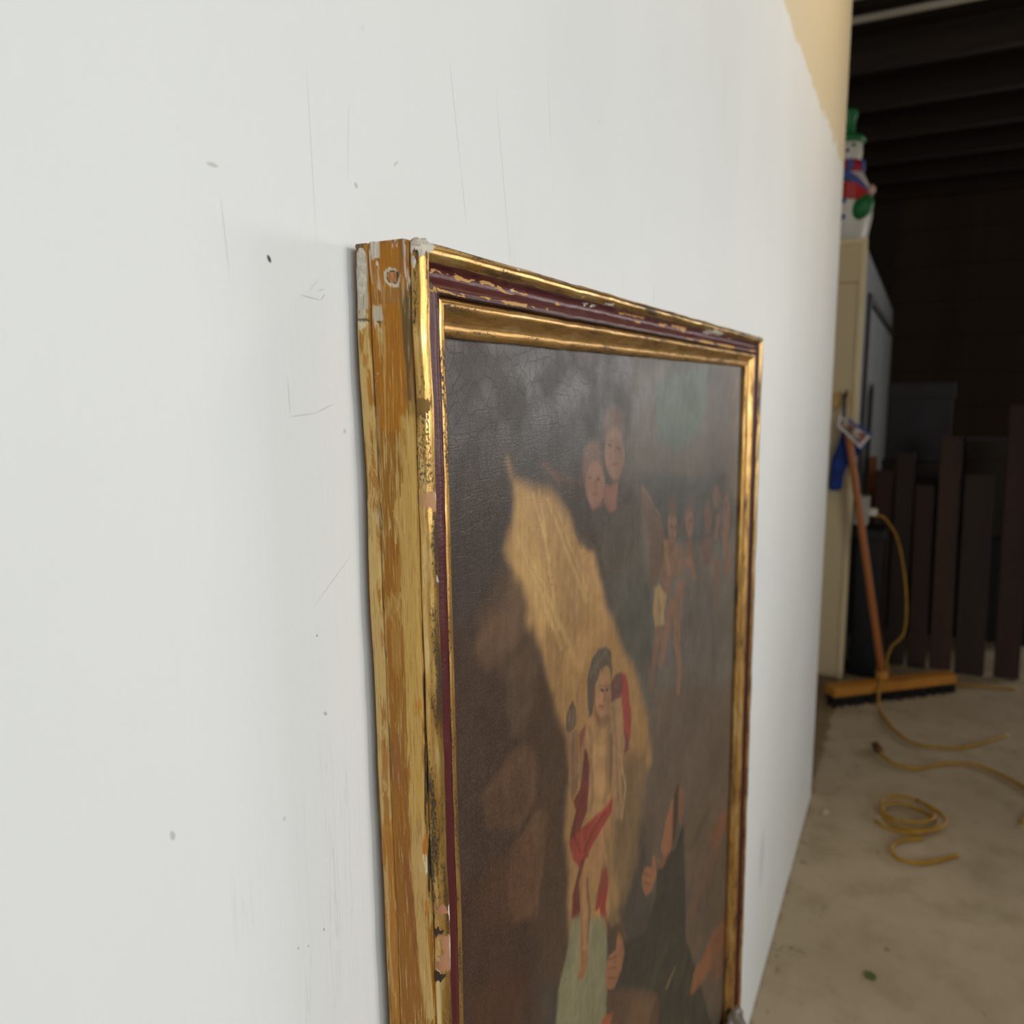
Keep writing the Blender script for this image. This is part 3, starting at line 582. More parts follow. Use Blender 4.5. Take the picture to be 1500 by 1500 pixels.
# single scratches, nicks and smudges: from x, z to x, z, half width, colour, strength
for (xa, za, xb, zb, wd, cc, st) in (
    (.2532, 1.4064, .2548, 1.4036, .0011, (40, 36, 34), .9), (.2243, 1.436, .2297, 1.436, .0009, (160, 156, 140), .45),
    (.1845, 1.183, .1855, 1.179, .0012, (150, 150, 150), .5), (.271, 1.251, .299, 1.270, .0003, (160, 156, 150), .35),
    (.2707, 1.2363, .2713, 1.2357, .0007, (120, 108, 100), .6), (.272, 1.392, .285, 1.391, .0004, (158, 152, 146), .4),
    (.285, 1.391, .288, 1.394, .0004, (158, 152, 146), .4), (.283, 1.395, .288, 1.396, .0003, (158, 152, 146), .35), (.277, 1.394, .284, 1.400, .0003, (165, 160, 154), .3),
    (.230, 1.425, .232, 1.395, .0003, (168, 166, 158), .35), (.283, 1.489, .284, 1.419, .0003, (176, 174, 168), .35), (.311, 1.483, .308, 1.449, .0003, (180, 176, 170), .35),
    (.262, 1.339, .277, 1.340, .0003, (160, 156, 150), .4), (.277, 1.340, .291, 1.344, .0003, (160, 156, 150), .4), (.261, 1.356, .2615, 1.339, .0003, (165, 160, 154), .4),
    (.273, 1.197, .275, 1.195, .0009, (172, 140, 134), .6), (.2475, 1.0895, .2468, 1.0885, .0006, (120, 112, 108), .5), (.2652, 1.0875, .2648, 1.0860, .0006, (110, 100, 96), .6), (.254, 1.086, .2535, 1.085, .0006, (120, 112, 108), .5),
    (.345, 1.463, .349, 1.466, .0006, (150, 146, 138), .4), (.313, 1.448, .315, 1.446, .0012, (156, 152, 144), .5),
    (.402, 1.531, .412, 1.475, .0004, (172, 168, 160), .4), (.412, 1.475, .417, 1.446, .0004, (172, 168, 160), .35), (.456, 1.532, .473, 1.432, .0004, (172, 168, 160), .4), (.533, 1.569, .537, 1.521, .0005, (172, 168, 160), .35),
    (.785, 1.452, .785, 1.430, .0007, (166, 162, 154), .5), (1.40, 1.01, 1.50, 1.05, .003, (214, 214, 210), .5), (1.33, .44, 1.34, .36, .005, (140, 136, 124), .25), (1.62, .40, 1.62, .27, .03, (160, 156, 146), .25)):
    mx, mz = (xa + xb) / 2, (za + zb) / 2; rz = max(math.hypot(xb - xa, zb - za) / 2 * 1.15, wd); rx = wd
    rot = math.atan2(-(xb - xa), zb - za); ca, sa = math.cos(rot), math.sin(rot)
    dx = m.math('SUBTRACT', px, mx); dz = m.math('SUBTRACT', pz, mz)
    a = m.math('ADD', m.math('MULTIPLY', dx, ca / rx), m.math('MULTIPLY', dz, sa / rx))
    b = m.math('ADD', m.math('MULTIPLY', dx, -sa / rz), m.math('MULTIPLY', dz, ca / rz))
    d = m.math('ADD', m.math('MULTIPLY', a, a), m.math('MULTIPLY', b, b))
    k = m.step(d, .25, 1.3, st, 0.0); col = m.mix(k, col, lin(*cc))
    hts = m.math('SUBTRACT', hts, m.math('MULTIPLY', k, .4))
m.bump(hts, .35, .0012)
M_WALL = m.out(col, .55, 0., .35)

m = NT('concrete')
n1 = m.noise(m.coord(), 1.3, 6., .6); n2 = m.noise(m.coord(), 9., 5., .6); n3 = m.noise(m.coord(), 60., 3.)
c1 = m.mix(m.step(n1, .3, .7), lin(178, 161, 134), lin(198, 181, 154)); c1 = m.mix(m.step(n2, .42, .72, 0, .55), c1, lin(158, 140, 108))
sp = m.n('ShaderNodeTexVoronoi'); m.t.links.new(m.coord(), sp.inputs['Vector']); sp.inputs['Scale'].default_value = 13.
k = m.math('MULTIPLY', m.step(sp.outputs['Distance'], .06, .12, 1, 0), m.step(n2, .5, .56)); c1 = m.mix(m.math('MULTIPLY', k, .6), c1, lin(74, 62, 44))
# a worn strip of dirt lies along the foot of the wall
sx = m.n('ShaderNodeSeparateXYZ'); m.t.links.new(m.coord(), sx.inputs[0])
dirt = m.math('MULTIPLY', m.step(m.math('ADD', sx.outputs[1], m.math('MULTIPLY', n2, .05)), .012, .04), .7)
c1 = m.mix(dirt, c1, lin(112, 86, 52))
# scuffs and crumbs collect in a band along the wall
foot = m.math('MULTIPLY', m.step(sx.outputs[1], -.20, -.04), m.step(m.noise(m.coord(), 24., 4., .7), .58, .68))
c1 = m.mix(m.math('MULTIPLY', foot, .5), c1, lin(104, 86, 58))
m.bump(m.math('ADD', n3, n2), .25, .003)
M_FLOOR = m.out(c1, .6, 0., .35)
M_DARKWALL = plain('dark_timber', (58, 42, 28), .8, .35, 3., (1, 1, .1))
M_BEAM = plain('dark_beam', (46, 33, 22), .8, .35, 3., (6, .5, 6))
M_GREYBOARD = plain('grey_board', (96, 94, 88), .8, .25, 3., (1, 1, .2))

floor = struct(obj('floor', bxm((-3.5, -6.0, -.1), (7.7, 1.5, 0)), M_FLOOR))
# wall beside the painting, with a soft rounded end
bm = bmesh.new()
W0, WE, TH, R = -3.5, 2.625, .13, .03
prof = [(W0, 0.0)] + [(x, 0.0) for x in np.linspace(-3, WE - R, 24)]
prof += [(WE - R + R * math.sin(a), R - R * math.cos(a)) for a in np.linspace(.15, math.pi / 2, 8)]
prof += [(WE - R + R * math.cos(a), TH - R + R * math.sin(a)) for a in np.linspace(0.1, math.pi / 2, 6)] + [(W0, TH)]
zs = [0.0, .5, 1.0, 1.5, 2.0, 2.5, 3.02]
rows = [[bm.verts.new((x, y, z)) for x, y in prof] for z in zs]
for A, B in zip(rows, rows[1:]):
    for i in range(len(prof)): j = (i + 1) % len(prof); bm.faces.new((A[i], A[j], B[j], B[i]))
bm.faces.new(rows[0][::-1]); bm.faces.new(rows[-1])
wl = struct(obj('wall_left', bm, M_WALL, smooth=True))
for p in wl.data.polygons: p.use_smooth = abs(p.normal.z) < .5
md = wl.modifiers.new('es', 'EDGE_SPLIT'); md.split_angle = math.radians(50)

def wall_hole(name, axis, at, th, a0, a1, z1, h0, h1, hz0, hz1, mat):
    bm = bmesh.new()
    def bx(p0, p1, q0, q1):
        if axis == 1: box(bm, (p0, at, q0), (p1, at + th, q1))
        else: box(bm, (at, p0, q0), (at + th, p1, q1))
    bx(a0, h0, 0, z1); bx(h1, a1, 0, z1)
    if hz0 > 0: bx(h0, h1, 0, hz0)
    bx(h0, h1, hz1, z1)
    return struct(obj(name, bm, mat))
M_PLASTER = plain('off_white_plaster', (196, 190, 178), .8, .06, 2.)
wall_hole('wall_right', 1, -3.1, .1, -3.5, 2.6, 3.02, -3.3, 1.28, .95, 2.75, M_PLASTER)
wall_hole('wall_back', 0, 7.6, .1, -6.0, 1.5, 3.02, -5.7, -3.3, 1.1, 2.4, M_DARKWALL)
struct(obj('wall_right_return', bxm((2.5, -6.0, 0), (2.6, -3.0, 3.02)), M_PLASTER))
struct(obj('wall_right_far', bxm((2.6, -6.1, 0), (7.7, -6.0, 3.02)), M_PLASTER))
struct(obj('wall_front', bxm((-3.6, -3.1, 0), (-3.5, .13, 3.02)), M_PLASTER))
struct(obj('wall_far_side', bxm((2.0, 1.5, 0), (7.7, 1.6, 3.02)), M_DARKWALL))
# window frame in the end wall (out of the photograph's view)
fr = struct(obj('trim_1', bxm((7.55, -5.75, 1.04), (7.62, -3.25, 1.1), .005), M_BEAM))

# plank ceiling with joists
ce = struct(obj('ceiling', bxm((-3.6, -6.1, 3.02), (7.7, 1.6, 3.1)), M_BEAM))
bmp = bmesh.new(); box(bmp, (-.095, -1.45, -.022), (.095, .9, 0), .004)
pl = bpy.data.meshes.new('ceiling_plank'); bmesh.ops.recalc_face_normals(bmp, faces=bmp.faces); bmp.to_mesh(pl); bmp.free(); pl.materials.append(M_BEAM)
for i in range(23):
    o = link('plank', pl, ce); o.location = (2.95 + i * .2, .35, 3.02 - .004 * (i % 3))
jb = bmesh.new(); box(jb, (-.03, -1.6, -.15), (.03, .95, 0), .004)
jm = bpy.data.meshes.new('joist'); bmesh.ops.recalc_face_normals(jb, faces=jb.faces); jb.to_mesh(jm); jb.free(); jm.materials.append(M_BEAM)
for x in (3.2, 4.4, 5.0, 5.6, 6.2, 6.8, 7.4):
    o = link('joist', jm, ce); o.location = (x, .38, 2.998)
# planks on the back wall
bw = bpy.data.objects['wall_back']
bmp = bmesh.new(); box(bmp, (-.02, -1.9, -.14), (0, 1.45, .14), .004)
pk = bpy.data.meshes.new('back_plank'); bmesh.ops.recalc_face_normals(bmp, faces=bmp.faces); bmp.to_mesh(pk); bmp.free(); pk.materials.append(M_DARKWALL)
for i in range(10):
    o = link('plank', pk, bw); o.location = (7.6 - .003 * (i % 2), 0.0, .15 + i * .29)

# two pale pipes run under the ceiling
M_PIPE = plain('pale_pipe', (176, 166, 148), .5, .06)
def pipe(name, x, z, r, label):
    o = obj(name, tube([(x - .03, .95, z), (x - .012, .35, z), (x, -.1, z), (x + .02, -1.0, z)], r, 12), M_PIPE, smooth=True)
    for y in (.5, -.35): obj('pipe_strap', bxm((x - .02, y - .012, z + r * .6), (x + .02, y + .012, 3.0)), M_BEAM, o)
    return tag(o, label, 'pipe')
pipe('ceiling_pipe', 3.925, 2.90, .016, 'thicker pale pipe running across under the dark ceiling')
pipe('ceiling_pipe', 3.83, 2.945, .006, 'thin pale pipe running under the dark ceiling beside a thicker one')

# ------------------------------------------------------------------ the framed painting
W = X1 - X0; HT = H - ZB
pic = thing('framed_painting', 'large old oil painting in a worn gilt and oxblood frame on the white wall', 'painting', (X0, 0, ZB))
def world(x, v, z): return np.stack([x - X0, -(v + LEAN * (H - z)), z - ZB], -1)
def wear_nodes(m, base, rough, metal, amin=.35):
    pa = m.n('ShaderNodeAttribute', attribute_name='paint')
    k = m.math('ADD', pa.outputs['Alpha'], m.math('MULTIPLY', m.math('SUBTRACT', m.noise(m.coord((1, .45, 1), 'st'), 1100., 4., .7), .5), 1.7))
    k = m.step(k, .42, .58)
    col = m.mix(k, base, pa.outputs['Color'])
    return col, m.fmix(k, rough, .75), m.fmix(k, metal, 0.0), k
# gilding rubbed through in places
def gold(name, a, b, dark, dk0, rough, dim):
    m = NT(name)
    lon = m.noise(m.coord((260, 30, 1), 'st'), 1., 6., .65); spk = m.noise(m.coord((1, .55, 1), 'st'), 800., 5., .75)
    big = m.noise(m.coord((120, 18, 1), 'st', loc=(3, 7, 0)), 1., 5., .65)
    base = m.mix(m.step(lon, .35, .65), lin(*a), lin(*b))
    base = m.mix(m.step(big, .47, .62, 0, dim), base, lin(124, 92, 46))
    base = m.mix(m.step(big, .36, .44, .5, 0), base, lin(236, 214, 160))
    sp = m.step(m.math('ADD', spk, m.math('MULTIPLY', m.math('SUBTRACT', big, .5), 1.1)), dk0, dk0 + .05)
    base = m.mix(m.math('MULTIPLY', sp, .9), base, lin(*dark))
    col, r, me, k = wear_nodes(m, base, m.fmix(sp, rough, .6), m.fmix(sp, .82, .1))
    m.bump(m.math('ADD', m.math('MULTIPLY', lon, .6), m.math('MULTIPLY', spk, .5)), .25, .0008)
    return m.out(col, r, me, .5)
M_GOLD = gold('worn_gilt', (208, 170, 100), (184, 142, 76), (46, 36, 20), .575, .30, .85)
M_GOLD2 = gold('rubbed_gilt', (210, 166, 100), (194, 148, 80), (54, 40, 24), .605, .36, .45)
m = NT('oxblood_bole')
lon = m.noise(m.coord((160, 30, 1), 'st'), 1., 4.)
base = m.mix(lon, lin(70, 24, 26), lin(96, 40, 40))
fl = m.step(m.noise(m.coord((1, .5, 1), 'st'), 700., 4., .7), .66, .7); base = m.mix(m.math('MULTIPLY', fl, .6), base, lin(150, 106, 78))
col, r, me, k = wear_nodes(m, base, .36, 0.0)
m.bump(m.math('SUBTRACT', m.noise(m.coord((1, 1, 1), 'st'), 500., 3.), m.math('MULTIPLY', k, .6)), .25, .0008)
M_RED = m.out(col, r, 0., .35)
m = NT('dark_groove')
base = m.mix(m.noise(m.coord((160, 30, 1), 'st'), 1., 4.), lin(40, 20, 16), lin(66, 30, 26))
col, r, me, k = wear_nodes(m, base, .45, 0.0)
M_GROOVE = m.out(col, r, 0., .35)
m = NT('ochre_side')
pa = m.n('ShaderNodeAttribute', attribute_name='paint')
st1 = m.noise(m.coord((520, 30, 1), 'st'), 1., 7., .68); st2 = m.noise(m.coord((1100, 45, 1), 'st', loc=(2, 5, 1)), 1., 6., .68)
fn = m.noise(m.coord((1, .4, 1), 'st'), 1800., 3., .6)
mx = m.step(st1, .47, .60)
base = m.mix(mx, lin(154, 102, 18), lin(194, 160, 96))
kk = m.step(m.math('ADD', pa.outputs['Alpha'], m.math('MULTIPLY', m.math('SUBTRACT', m.math('ADD', m.math('MULTIPLY', st1, .6), m.math('MULTIPLY', st2, .4)), .5), 2.6)), .40, .60)
col = m.mix(kk, base, pa.outputs['Color'])
col = m.mix(m.step(st2, .54, .64, 0, .5), col, lin(118, 74, 10)); col = m.mix(m.step(st2, .34, .45, .5, 0), col, lin(222, 192, 130))
col = m.mix(m.step(fn, .64, .72, 0, .5), col, lin(66, 46, 26))
m.bump(m.math('ADD', m.math('MULTIPLY', st1, .5), fn), .4, .001)
M_OCHRE = m.out(col, .55, 0., .35)

PROF = {
 'back_strip': [(.0012, .0045), (.0004, .0052), (0, .006), (0, .0118), (.0003, .0124), (.0012, .0128)],
 'side_board': [(.0012, .0131), (.0002, .0134), (0, .0142), (0, .0330), (.0003, .0343), (.0014, .0352), (.0026, .0354)],
 'bead': [(.0022, .0352), (.0010, .0360), (.0004, .0374), (.0004, .0392), (.0010, .0408), (.0022, .0421), (.0040, .0428), (.0058, .0426), (.0074, .0417), (.0086, .0404), (.0091, .0394)],
 'cove': [(.0091, .0394), (.0096, .0384), (.0100, .0368), (.0106, .0354), (.0116, .0346), (.0130, .0342), (.0146, .0342), (.0160, .0347), (.0174, .0357), (.0186, .0366), (.0196, .0371), (.0212, .0372)],
 'groove': [(.0212, .0372), (.0222, .0371), (.0226, .0364), (.0228, .0340), (.0234, .0333)],
 'inner_moulding': [(.0234, .0333), (.0236, .0346), (.0244, .0357), (.0256, .0363), (.0270, .0364), (.0284, .0359), (.0298, .0347), (.0312, .0331), (.0326, .0316), (.0342, .0304), (.0360, .0297), (.0378, .0295), (.0394, .0290), (.0406, .0281), (.0414, .0268), (.0415, .0235)],
}
MATS = {'back_strip': M_OCHRE, 'side_board': M_OCHRE, 'bead': M_GOLD, 'cove': M_RED, 'groove': M_GROOVE, 'inner_moulding': M_GOLD2}
def densify(pr, step):
    pts = []; arc = 0.0
    for (a, b) in zip(pr, pr[1:]):
        L = math.hypot(b[0] - a[0], b[1] - a[1]); n = max(1, int(math.ceil(L / step)))
        for k in range(n): t = k / n; pts.append((a[0] + (b[0] - a[0]) * t, a[1] + (b[1] - a[1]) * t, arc + L * t))
        arc += L
    pts.append((pr[-1][0], pr[-1][1], arc)); return np.array(pts)
def member(name, seg, which, parent, lam, step, seed, sub=None):
    pr = densify(PROF[seg], step)
    u, v, arc = pr[:, 0], pr[:, 1], pr[:, 2]; L = HT if which in ('left', 'right') else W
    lam = np.asarray(lam)[:, None]
    s0, s1 = (u[None], L - u[None])
    s = s0 + lam * (s1 - s0); uu = np.broadcast_to(u[None], s.shape).copy(); vv = np.broadcast_to(v[None], s.shape).copy()
    r = np.random.RandomState(seed)
    # hand-cut unevenness: slow waver and small dents
    def wave(amp, k): ph = r.rand(6) * 6.28; fr = k * (0.6 + r.rand(6)); return amp * sum(np.sin(s[:, :1] * f_ + p_) for f_, p_ in zip(fr, ph)) / 3
    uu += wave(.00022, 40) + wave(.00012, 160); vv += wave(.00022, 35) + wave(.0001, 190)
    if seg == 'back_strip': uu += wave(.0005, 45)
    if seg == 'bead': vv += wave(.00025, 70)
    if which == 'left': x, z = X0 + uu, H - s
    elif which == 'right': x, z = X1 - uu, H - s
    elif which == 'top': x, z = X0 + s, H - uu
    else: x, z = X0 + s, ZB + uu
    P = world(x, vv, z)
    n = s.size; rgb = np.zeros((n, 3)); al = np.zeros(n)
    if seg in ('side_board', 'back_strip'):
        if which == 'left':
            lay(SIDE, (vv * 1e3 + field2(s.shape, 9, 2, 41) * .9 + field2(s.shape, 60, 5, 42) * .8).ravel(), ((H - z) * 1e3 + field2(s.shape, 40, 1, 43) * 9 + field2(s.shape, 5, 3, 44) * 1.6).ravel(), rgb, al, 1.6, .55)
            lay(SIDE_SMALL, (vv * 1e3 + field2(s.shape, 3, 3, 48) * .35).ravel(), ((H - z) * 1e3 + field2(s.shape, 2, 2, 49) * .4).ravel(), rgb, al, 1.0, .45)
    elif which in ('left', 'top'):
        wl_, wc_ = field2(s.shape, 5, 2, 45) * 3.4 + field2(s.shape, 2, 1, 46) * 2.2, field2(s.shape, 3, 2, 47) * 1.7
        if which == 'left': wl_, wc_ = wl_ * .9, wc_ * .7
        fa, fb = (x - X0) * 1e3, (H - z) * 1e3
        if which == 'left': fa, fb = fa + wc_, fb + wl_
        else: fa, fb = fa + wl_, fb + wc_
        lay(FRONT, fa.ravel(), fb.ravel(), rgb, al, 1.5, .7)
    if al.any():
        k = np.maximum(al, 1e-3)[:, None]; rgb = np.clip(rgb / np.maximum(k, .02), 0, 1)
    st = np.stack([np.broadcast_to(arc[None] + .1 * hash_(seg), s.shape), s + seed * 1.7, np.full(s.shape, seed * .37)], -1)
    if which in ('left', 'bottom'): pass
    me = grid_mesh(name, P, {'st': ('FLOAT_VECTOR', st), 'paint': ('FLOAT_COLOR', np.concatenate([rgb, al[:, None]], 1))})
    o = link(name, me, parent, MATS[seg]); return o
def hash_(t): return sum(map(ord, t)) % 7
lam_l = np.concatenate([np.linspace(0, .42, 620)[:-1], np.linspace(.42, 1, 120)])
lam_t = np.linspace(0, 1, 700); lam_c = np.linspace(0, 1, 160)
for which, nm, lam, seed in (('left', 'stile', lam_l, 3), ('top', 'rail', lam_t, 11), ('right', 'stile', lam_c, 17), ('bottom', 'rail', lam_c, 23)):
    fine_ = .0006 if which == 'left' else .0008
    core = member(nm, 'cove', which, pic, lam, .0005 if which in ('left', 'top') else .001, seed)
    for k, seg in enumerate(('back_strip', 'side_board', 'bead', 'groove', 'inner_moulding')):
        member(seg, seg, which, core, lam, fine_, seed)
# the far side of each member: a plain wooden backing so that the frame is solid
M_RAW = plain('raw_frame_wood', (150, 112, 70), .8, .2, 4., (1, 1, .15))
bm = bmesh.new()
def bar(xa, xb, za, zb, va, vb):
    vs = []
    for x_, z_, v_ in ((xa, za, va), (xb, za, va), (xb, zb, va), (xa, zb, va), (xa, za, vb), (xb, za, vb), (xb, zb, vb), (xa, zb, vb)):
        vs.append(bm.verts.new((x_ - X0, -(v_ + LEAN * (H - z_)), z_ - ZB)))
    for f in ((0, 1, 2, 3), (7, 6, 5, 4), (0, 4, 5, 1), (1, 5, 6, 2), (2, 6, 7, 3), (3, 7, 4, 0)): bm.faces.new([vs[i] for i in f])
e = .0018
bar(X0 + e, X0 + .038, ZB + e, H - e, .0055, .0235); bar(X1 - .038, X1 - e, ZB + e, H - e, .0055, .0235)
bar(X0 + .038, X1 - .038, H - .038, H - e, .0055, .0235); bar(X0 + .038, X1 - .038, ZB + e, ZB + .038, .0055, .0235)
obj('backing', bm, M_RAW, pic)
# wooden plug let into the near side, ragged gesso lump at the corner
def local(x, v, z): return (x - X0, -(v + LEAN * (H - z)), z - ZB)
bm = bmesh.new(); ring = []
for i in range(14):
    a = 2 * math.pi * i / 14; rr = .0021 * (1 + .12 * math.sin(3 * a))
    ring.append((.0258 + rr * math.cos(a), H - .0163 + rr * 1.25 * math.sin(a)))
A = [bm.verts.new(local(X0 + .0012, v_, z_)) for v_, z_ in ring]; B = [bm.verts.new(local(X0 - .0007, .0258 + (v_ - .0258) * .85, H - .0163 + (z_ - H + .0163) * .85)) for v_, z_ in ring]
bm.faces.new(B)
for i in range(14): bm.faces.new((A[i], B[i], B[(i + 1) % 14], A[(i + 1) % 14]))
left_stile = [o for o in pic.children if o.name.startswith('stile')][0]
o = obj('wooden_plug', bm, plain('plug_wood', (176, 118, 72), .8, .45, 900., (1, 1, .3)), left_stile); o['label'] = 'round wooden plug in a chipped hole'
M_GESSO = plain('chipped_gesso', (206, 198, 182), .85, .16, 260., bump=.6, bscale=700.)
def lump(name, pts, parent):
    r = random.Random(5); bm = bmesh.new()
    for (x_, v_, z_, rx, rv, rz) in pts:
        g = bmesh.ops.create_icosphere(bm, subdivisions=2, radius=1.0)
        for vt in g['verts']:
            k = 1 + r.uniform(-.22, .22); vt.co = Vector(local(x_ + vt.co.x * rx * k, v_ + vt.co.y * rv * k, z_ + vt.co.z * rz * k))
    return obj(name, bm, M_GESSO, parent, smooth=False)
lump('gesso_chip', [(X0 + .0018, .0395, H - .0022, .0024, .0026, .0022), (X0 + .0042, .0412, H - .0015, .0020, .0018, .0016), (X0 + .0020, .0408, H - .0066, .0014, .0016, .0030), (X0 + .0006, .0380, H - .0105, .0009, .0014, .0028)], left_stile)
lump('gesso_chip', [(X0 + .0006, .0162, H - .004, .0009, .0032, .0042), (X0 + .0004, .0175, H - .010, .0007, .0028, .004)], left_stile)
lump('gesso_chip', [(X0 + .0006, .0088, H - .008, .0010, .0028, .006), (X0 + .0006, .0086, H - .019, .0012, .0030, .008), (X0 + .0006, .0092, H - .029, .0010, .0030, .006)], left_stile)
# soft grey wrapping round the far lower corner
bm = bmesh.new(); nx, nz = 22, 22; G = []
for j in range(nz):
    row = []
    for i in range(nx):
        a = i / (nx - 1); b = j / (nz - 1)
        x_ = X1 + .003 - .082 * a; z_ = ZB - .010 + (.092 + .012 * math.sin(min(1, a * 1.6) * 1.6) - .020 * max(0, a - .6)) * b
        bulge = .016 * math.sin(math.pi * min(1, b * 1.0)) * math.sin(math.pi * a) + .0022 * math.sin(23 * a + 9 * b) + .0018 * math.sin(31 * b - 7 * a)
        v_ = .0435 + bulge - (.012 * max(0, b - .9) * 10) - (.022 * max(0, .10 - a) * 10)
        row.append(bm.verts.new(local(x_, v_, z_)))
    G.append(row)
for j in range(nz - 1):
    for i in range(nx - 1): bm.faces.new((G[j][i], G[j][i + 1], G[j + 1][i + 1], G[j + 1][i]))
o = obj('corner_wrap', bm, plain('grey_wrapping', (112, 100, 90), .35, .3, 30.), pic, smooth=True)
md = o.modifiers.new('thick', 'SOLIDIFY'); md.thickness = .003; o['label'] = 'grey wrapping round the lower far corner'

# the canvas itself
U = .0415; cw, ch = (W - 2 * U), (HT - 2 * U)
dx_ = .0015; nx, ny = int((cw + .008) / dx_), int((ch + .008) / dx_)
ax = np.linspace(-4, cw * 1e3 + 4, nx); bx_ = np.linspace(-4, ch * 1e3 + 4, ny)
BB, AA = np.meshgrid(bx_, ax, indexing='ij')
shape = AA.shape
wa = (field(shape, 14, 1) - .5) * 5 + (field(shape, 5, 2) - .5) * 2.4; wb_ = (field(shape, 16, 3) - .5) * 6 + (field(shape, 5, 4) - .5) * 2.4
rgb = np.empty((AA.size, 3)); rgb[:] = lin(62, 54, 48)[:3]
big = field(shape, 90, 9).ravel()[:, None]; rgb *= .8 + .4 * big
fine_p = [s_ for s_ in PAINT if s_[1] < 3]; 
lay(PAINT, (AA + wa * .55).ravel(), (BB + wb_ * .55).ravel(), rgb)
streak = (field(shape, 3, 21) * .5 + field(shape, 7, 22) * .5); vert = np.repeat(field((ny // 8 + 1, nx), 2, 23), 8, axis=0)[:ny]
k = (1 + (streak - .5) * .34 + (vert - .5) * .22 + (field(shape, 40, 24) - .5) * .3).ravel()[:, None]
rgb = np.clip(rgb * k, 0, 1)
Z = H - U - BB / 1e3; XX = X0 + U + AA / 1e3
V = .0222 + .0006 * (field(shape, 160, 31) - .5)
PP = world(XX, V, Z)
me = grid_mesh('canvas', PP, {'paint': ('FLOAT_COLOR', np.concatenate([rgb, np.ones((len(rgb), 1))], 1))})
m = NT('old_oil_paint')
pa = m.n('ShaderNodeAttribute', attribute_name='paint')
wv = m.noise(m.coord((1, 1, 1)), 900., 2., .5); wx = m.noise(m.coord((900, 1, 60)), 1., 2.); wz = m.noise(m.coord((60, 1, 900)), 1., 2.)
weave = m.math('ADD', m.math('ADD', wx, wz), m.math('MULTIPLY', wv, .8))
cr = m.n('ShaderNodeTexVoronoi', feature='DISTANCE_TO_EDGE'); m.t.links.new(m.coord((1, 0, 1)), cr.inputs['Vector']); cr.inputs['Scale'].default_value = 95.
ck = m.step(cr.outputs['Distance'], 0., .03, 1, 0)
col = m.mix(m.step(wv, .45, .75, 0, .14), pa.outputs['Color'], lin(150, 138, 124)); col = m.mix(m.math('MULTIPLY', ck, .1), col, lin(20, 16, 14))
fly = m.n('ShaderNodeTexVoronoi'); m.t.links.new(m.coord((1, 0, 1)), fly.inputs['Vector']); fly.inputs['Scale'].default_value = 75.
fk = m.math('MULTIPLY', m.step(fly.outputs['Distance'], .05, .1, 1, 0), m.step(m.noise(m.coord(), 11., 1.), .58, .62)); col = m.mix(m.math('MULTIPLY', fk, .6), col, lin(34, 26, 20))
m.bump(m.math('SUBTRACT', m.math('MULTIPLY', weave, .5), m.math('MULTIPLY', ck, .3)), .3, .0006)
M_OIL = m.out(col, m.step(m.noise(m.coord(), 30., 3.), .3, .7, .36, .50), 0., .36)
cv = link('canvas', me, pic, M_OIL); cv['label'] = 'dark oil painting of a child in red cloth in golden light, cherubs and a robed man'

# ------------------------------------------------------------------ cream closet beyond the end of the wall
cx, cy = 3.764, .008
M_CREAM = plain('cream_board', (206, 184, 142), .6, .06, 3., (1, 1, .3))
M_CREAM2 = plain('cream_trim', (216, 196, 154), .6, .06, 3.)
M_SHADESIDE = plain('shade_grey_panel', (108, 111, 114), .6, .08, 3.)  # this grey holds the shade on the closet's dim side
cl = thing('storage_closet', 'tall cream fronted closet with side coloured grey for shade beyond the end of the wall', 'closet', (cx, cy, 0))
obj('carcass', bxm((.012, .004, 0), (3.6, 1.1, 1.955), .004), M_SHADESIDE, cl)
obj('front_panel', bxm((0, .002, .005), (.02, 1.1, 1.786), .002), M_CREAM, cl)
obj('header_panel', bxm((-.006, .0, 1.788), (.02, 1.1, 1.945), .004), M_CREAM, cl)
obj('corner_trim', bxm((-.010, -.008, .0), (.012, .018, 1.968), .004), M_CREAM2, cl)
obj('top_trim', bxm((-.012, -.006, 1.945), (.03, 1.1, 1.97), .004), M_CREAM2, cl)
M_BLACKMETAL = plain('dark_metal', (36, 33, 30), .5, .2, 10.)
obj('side_rail', bxm((.42, -.018, 1.735), (3.5, .004, 1.775), .004), M_BLACKMETAL, cl)
obj('side_post', bxm((.38, -.014, .1), (.43, .006, 1.78), .004), M_BLACKMETAL, cl)
b = bxm((.43, -.004, .08), (3.5, .006, 1.73), .003); obj('side_door', b, plain('shade_grey_door', (116, 119, 122), .6, .08, 3.), cl)  # side door takes the same shade in its colour
hk = thing('coat_hook', 'dark hook on a small wooden block holding up the blue bag', 'hook', (cx, .06, 1.285))
obj('wooden_block', bxm((-.03, -.02, -.03), (-.001, .06, .03), .004), plain('block_wood', (196, 160, 96), .7, .1), hk)
obj('hook', tube(catmull([(-.03, -.010, .015), (-.055, -.012, .017), (-.066, -.014, .030), (-.062, -.015, .045)]), .005, 8), M_BLACKMETAL, hk, smooth=True)

# outlet box on the closet's side with a plugged-in cord
ob = thing('outlet_box', 'small grey outlet box low on the side of the cream closet', 'outlet', (3.90, -.012, .715))
obj('box_body', bxm((-.05, -.05, .0), (.05, .012, .13), .006), plain('grey_plastic', (168, 164, 156), .5, .05), ob)
obj('plug', bxm((-.02, -.085, .04), (.02, -.045, .075), .008), plain('pale_plug', (214, 206, 190), .5, .05), ob)

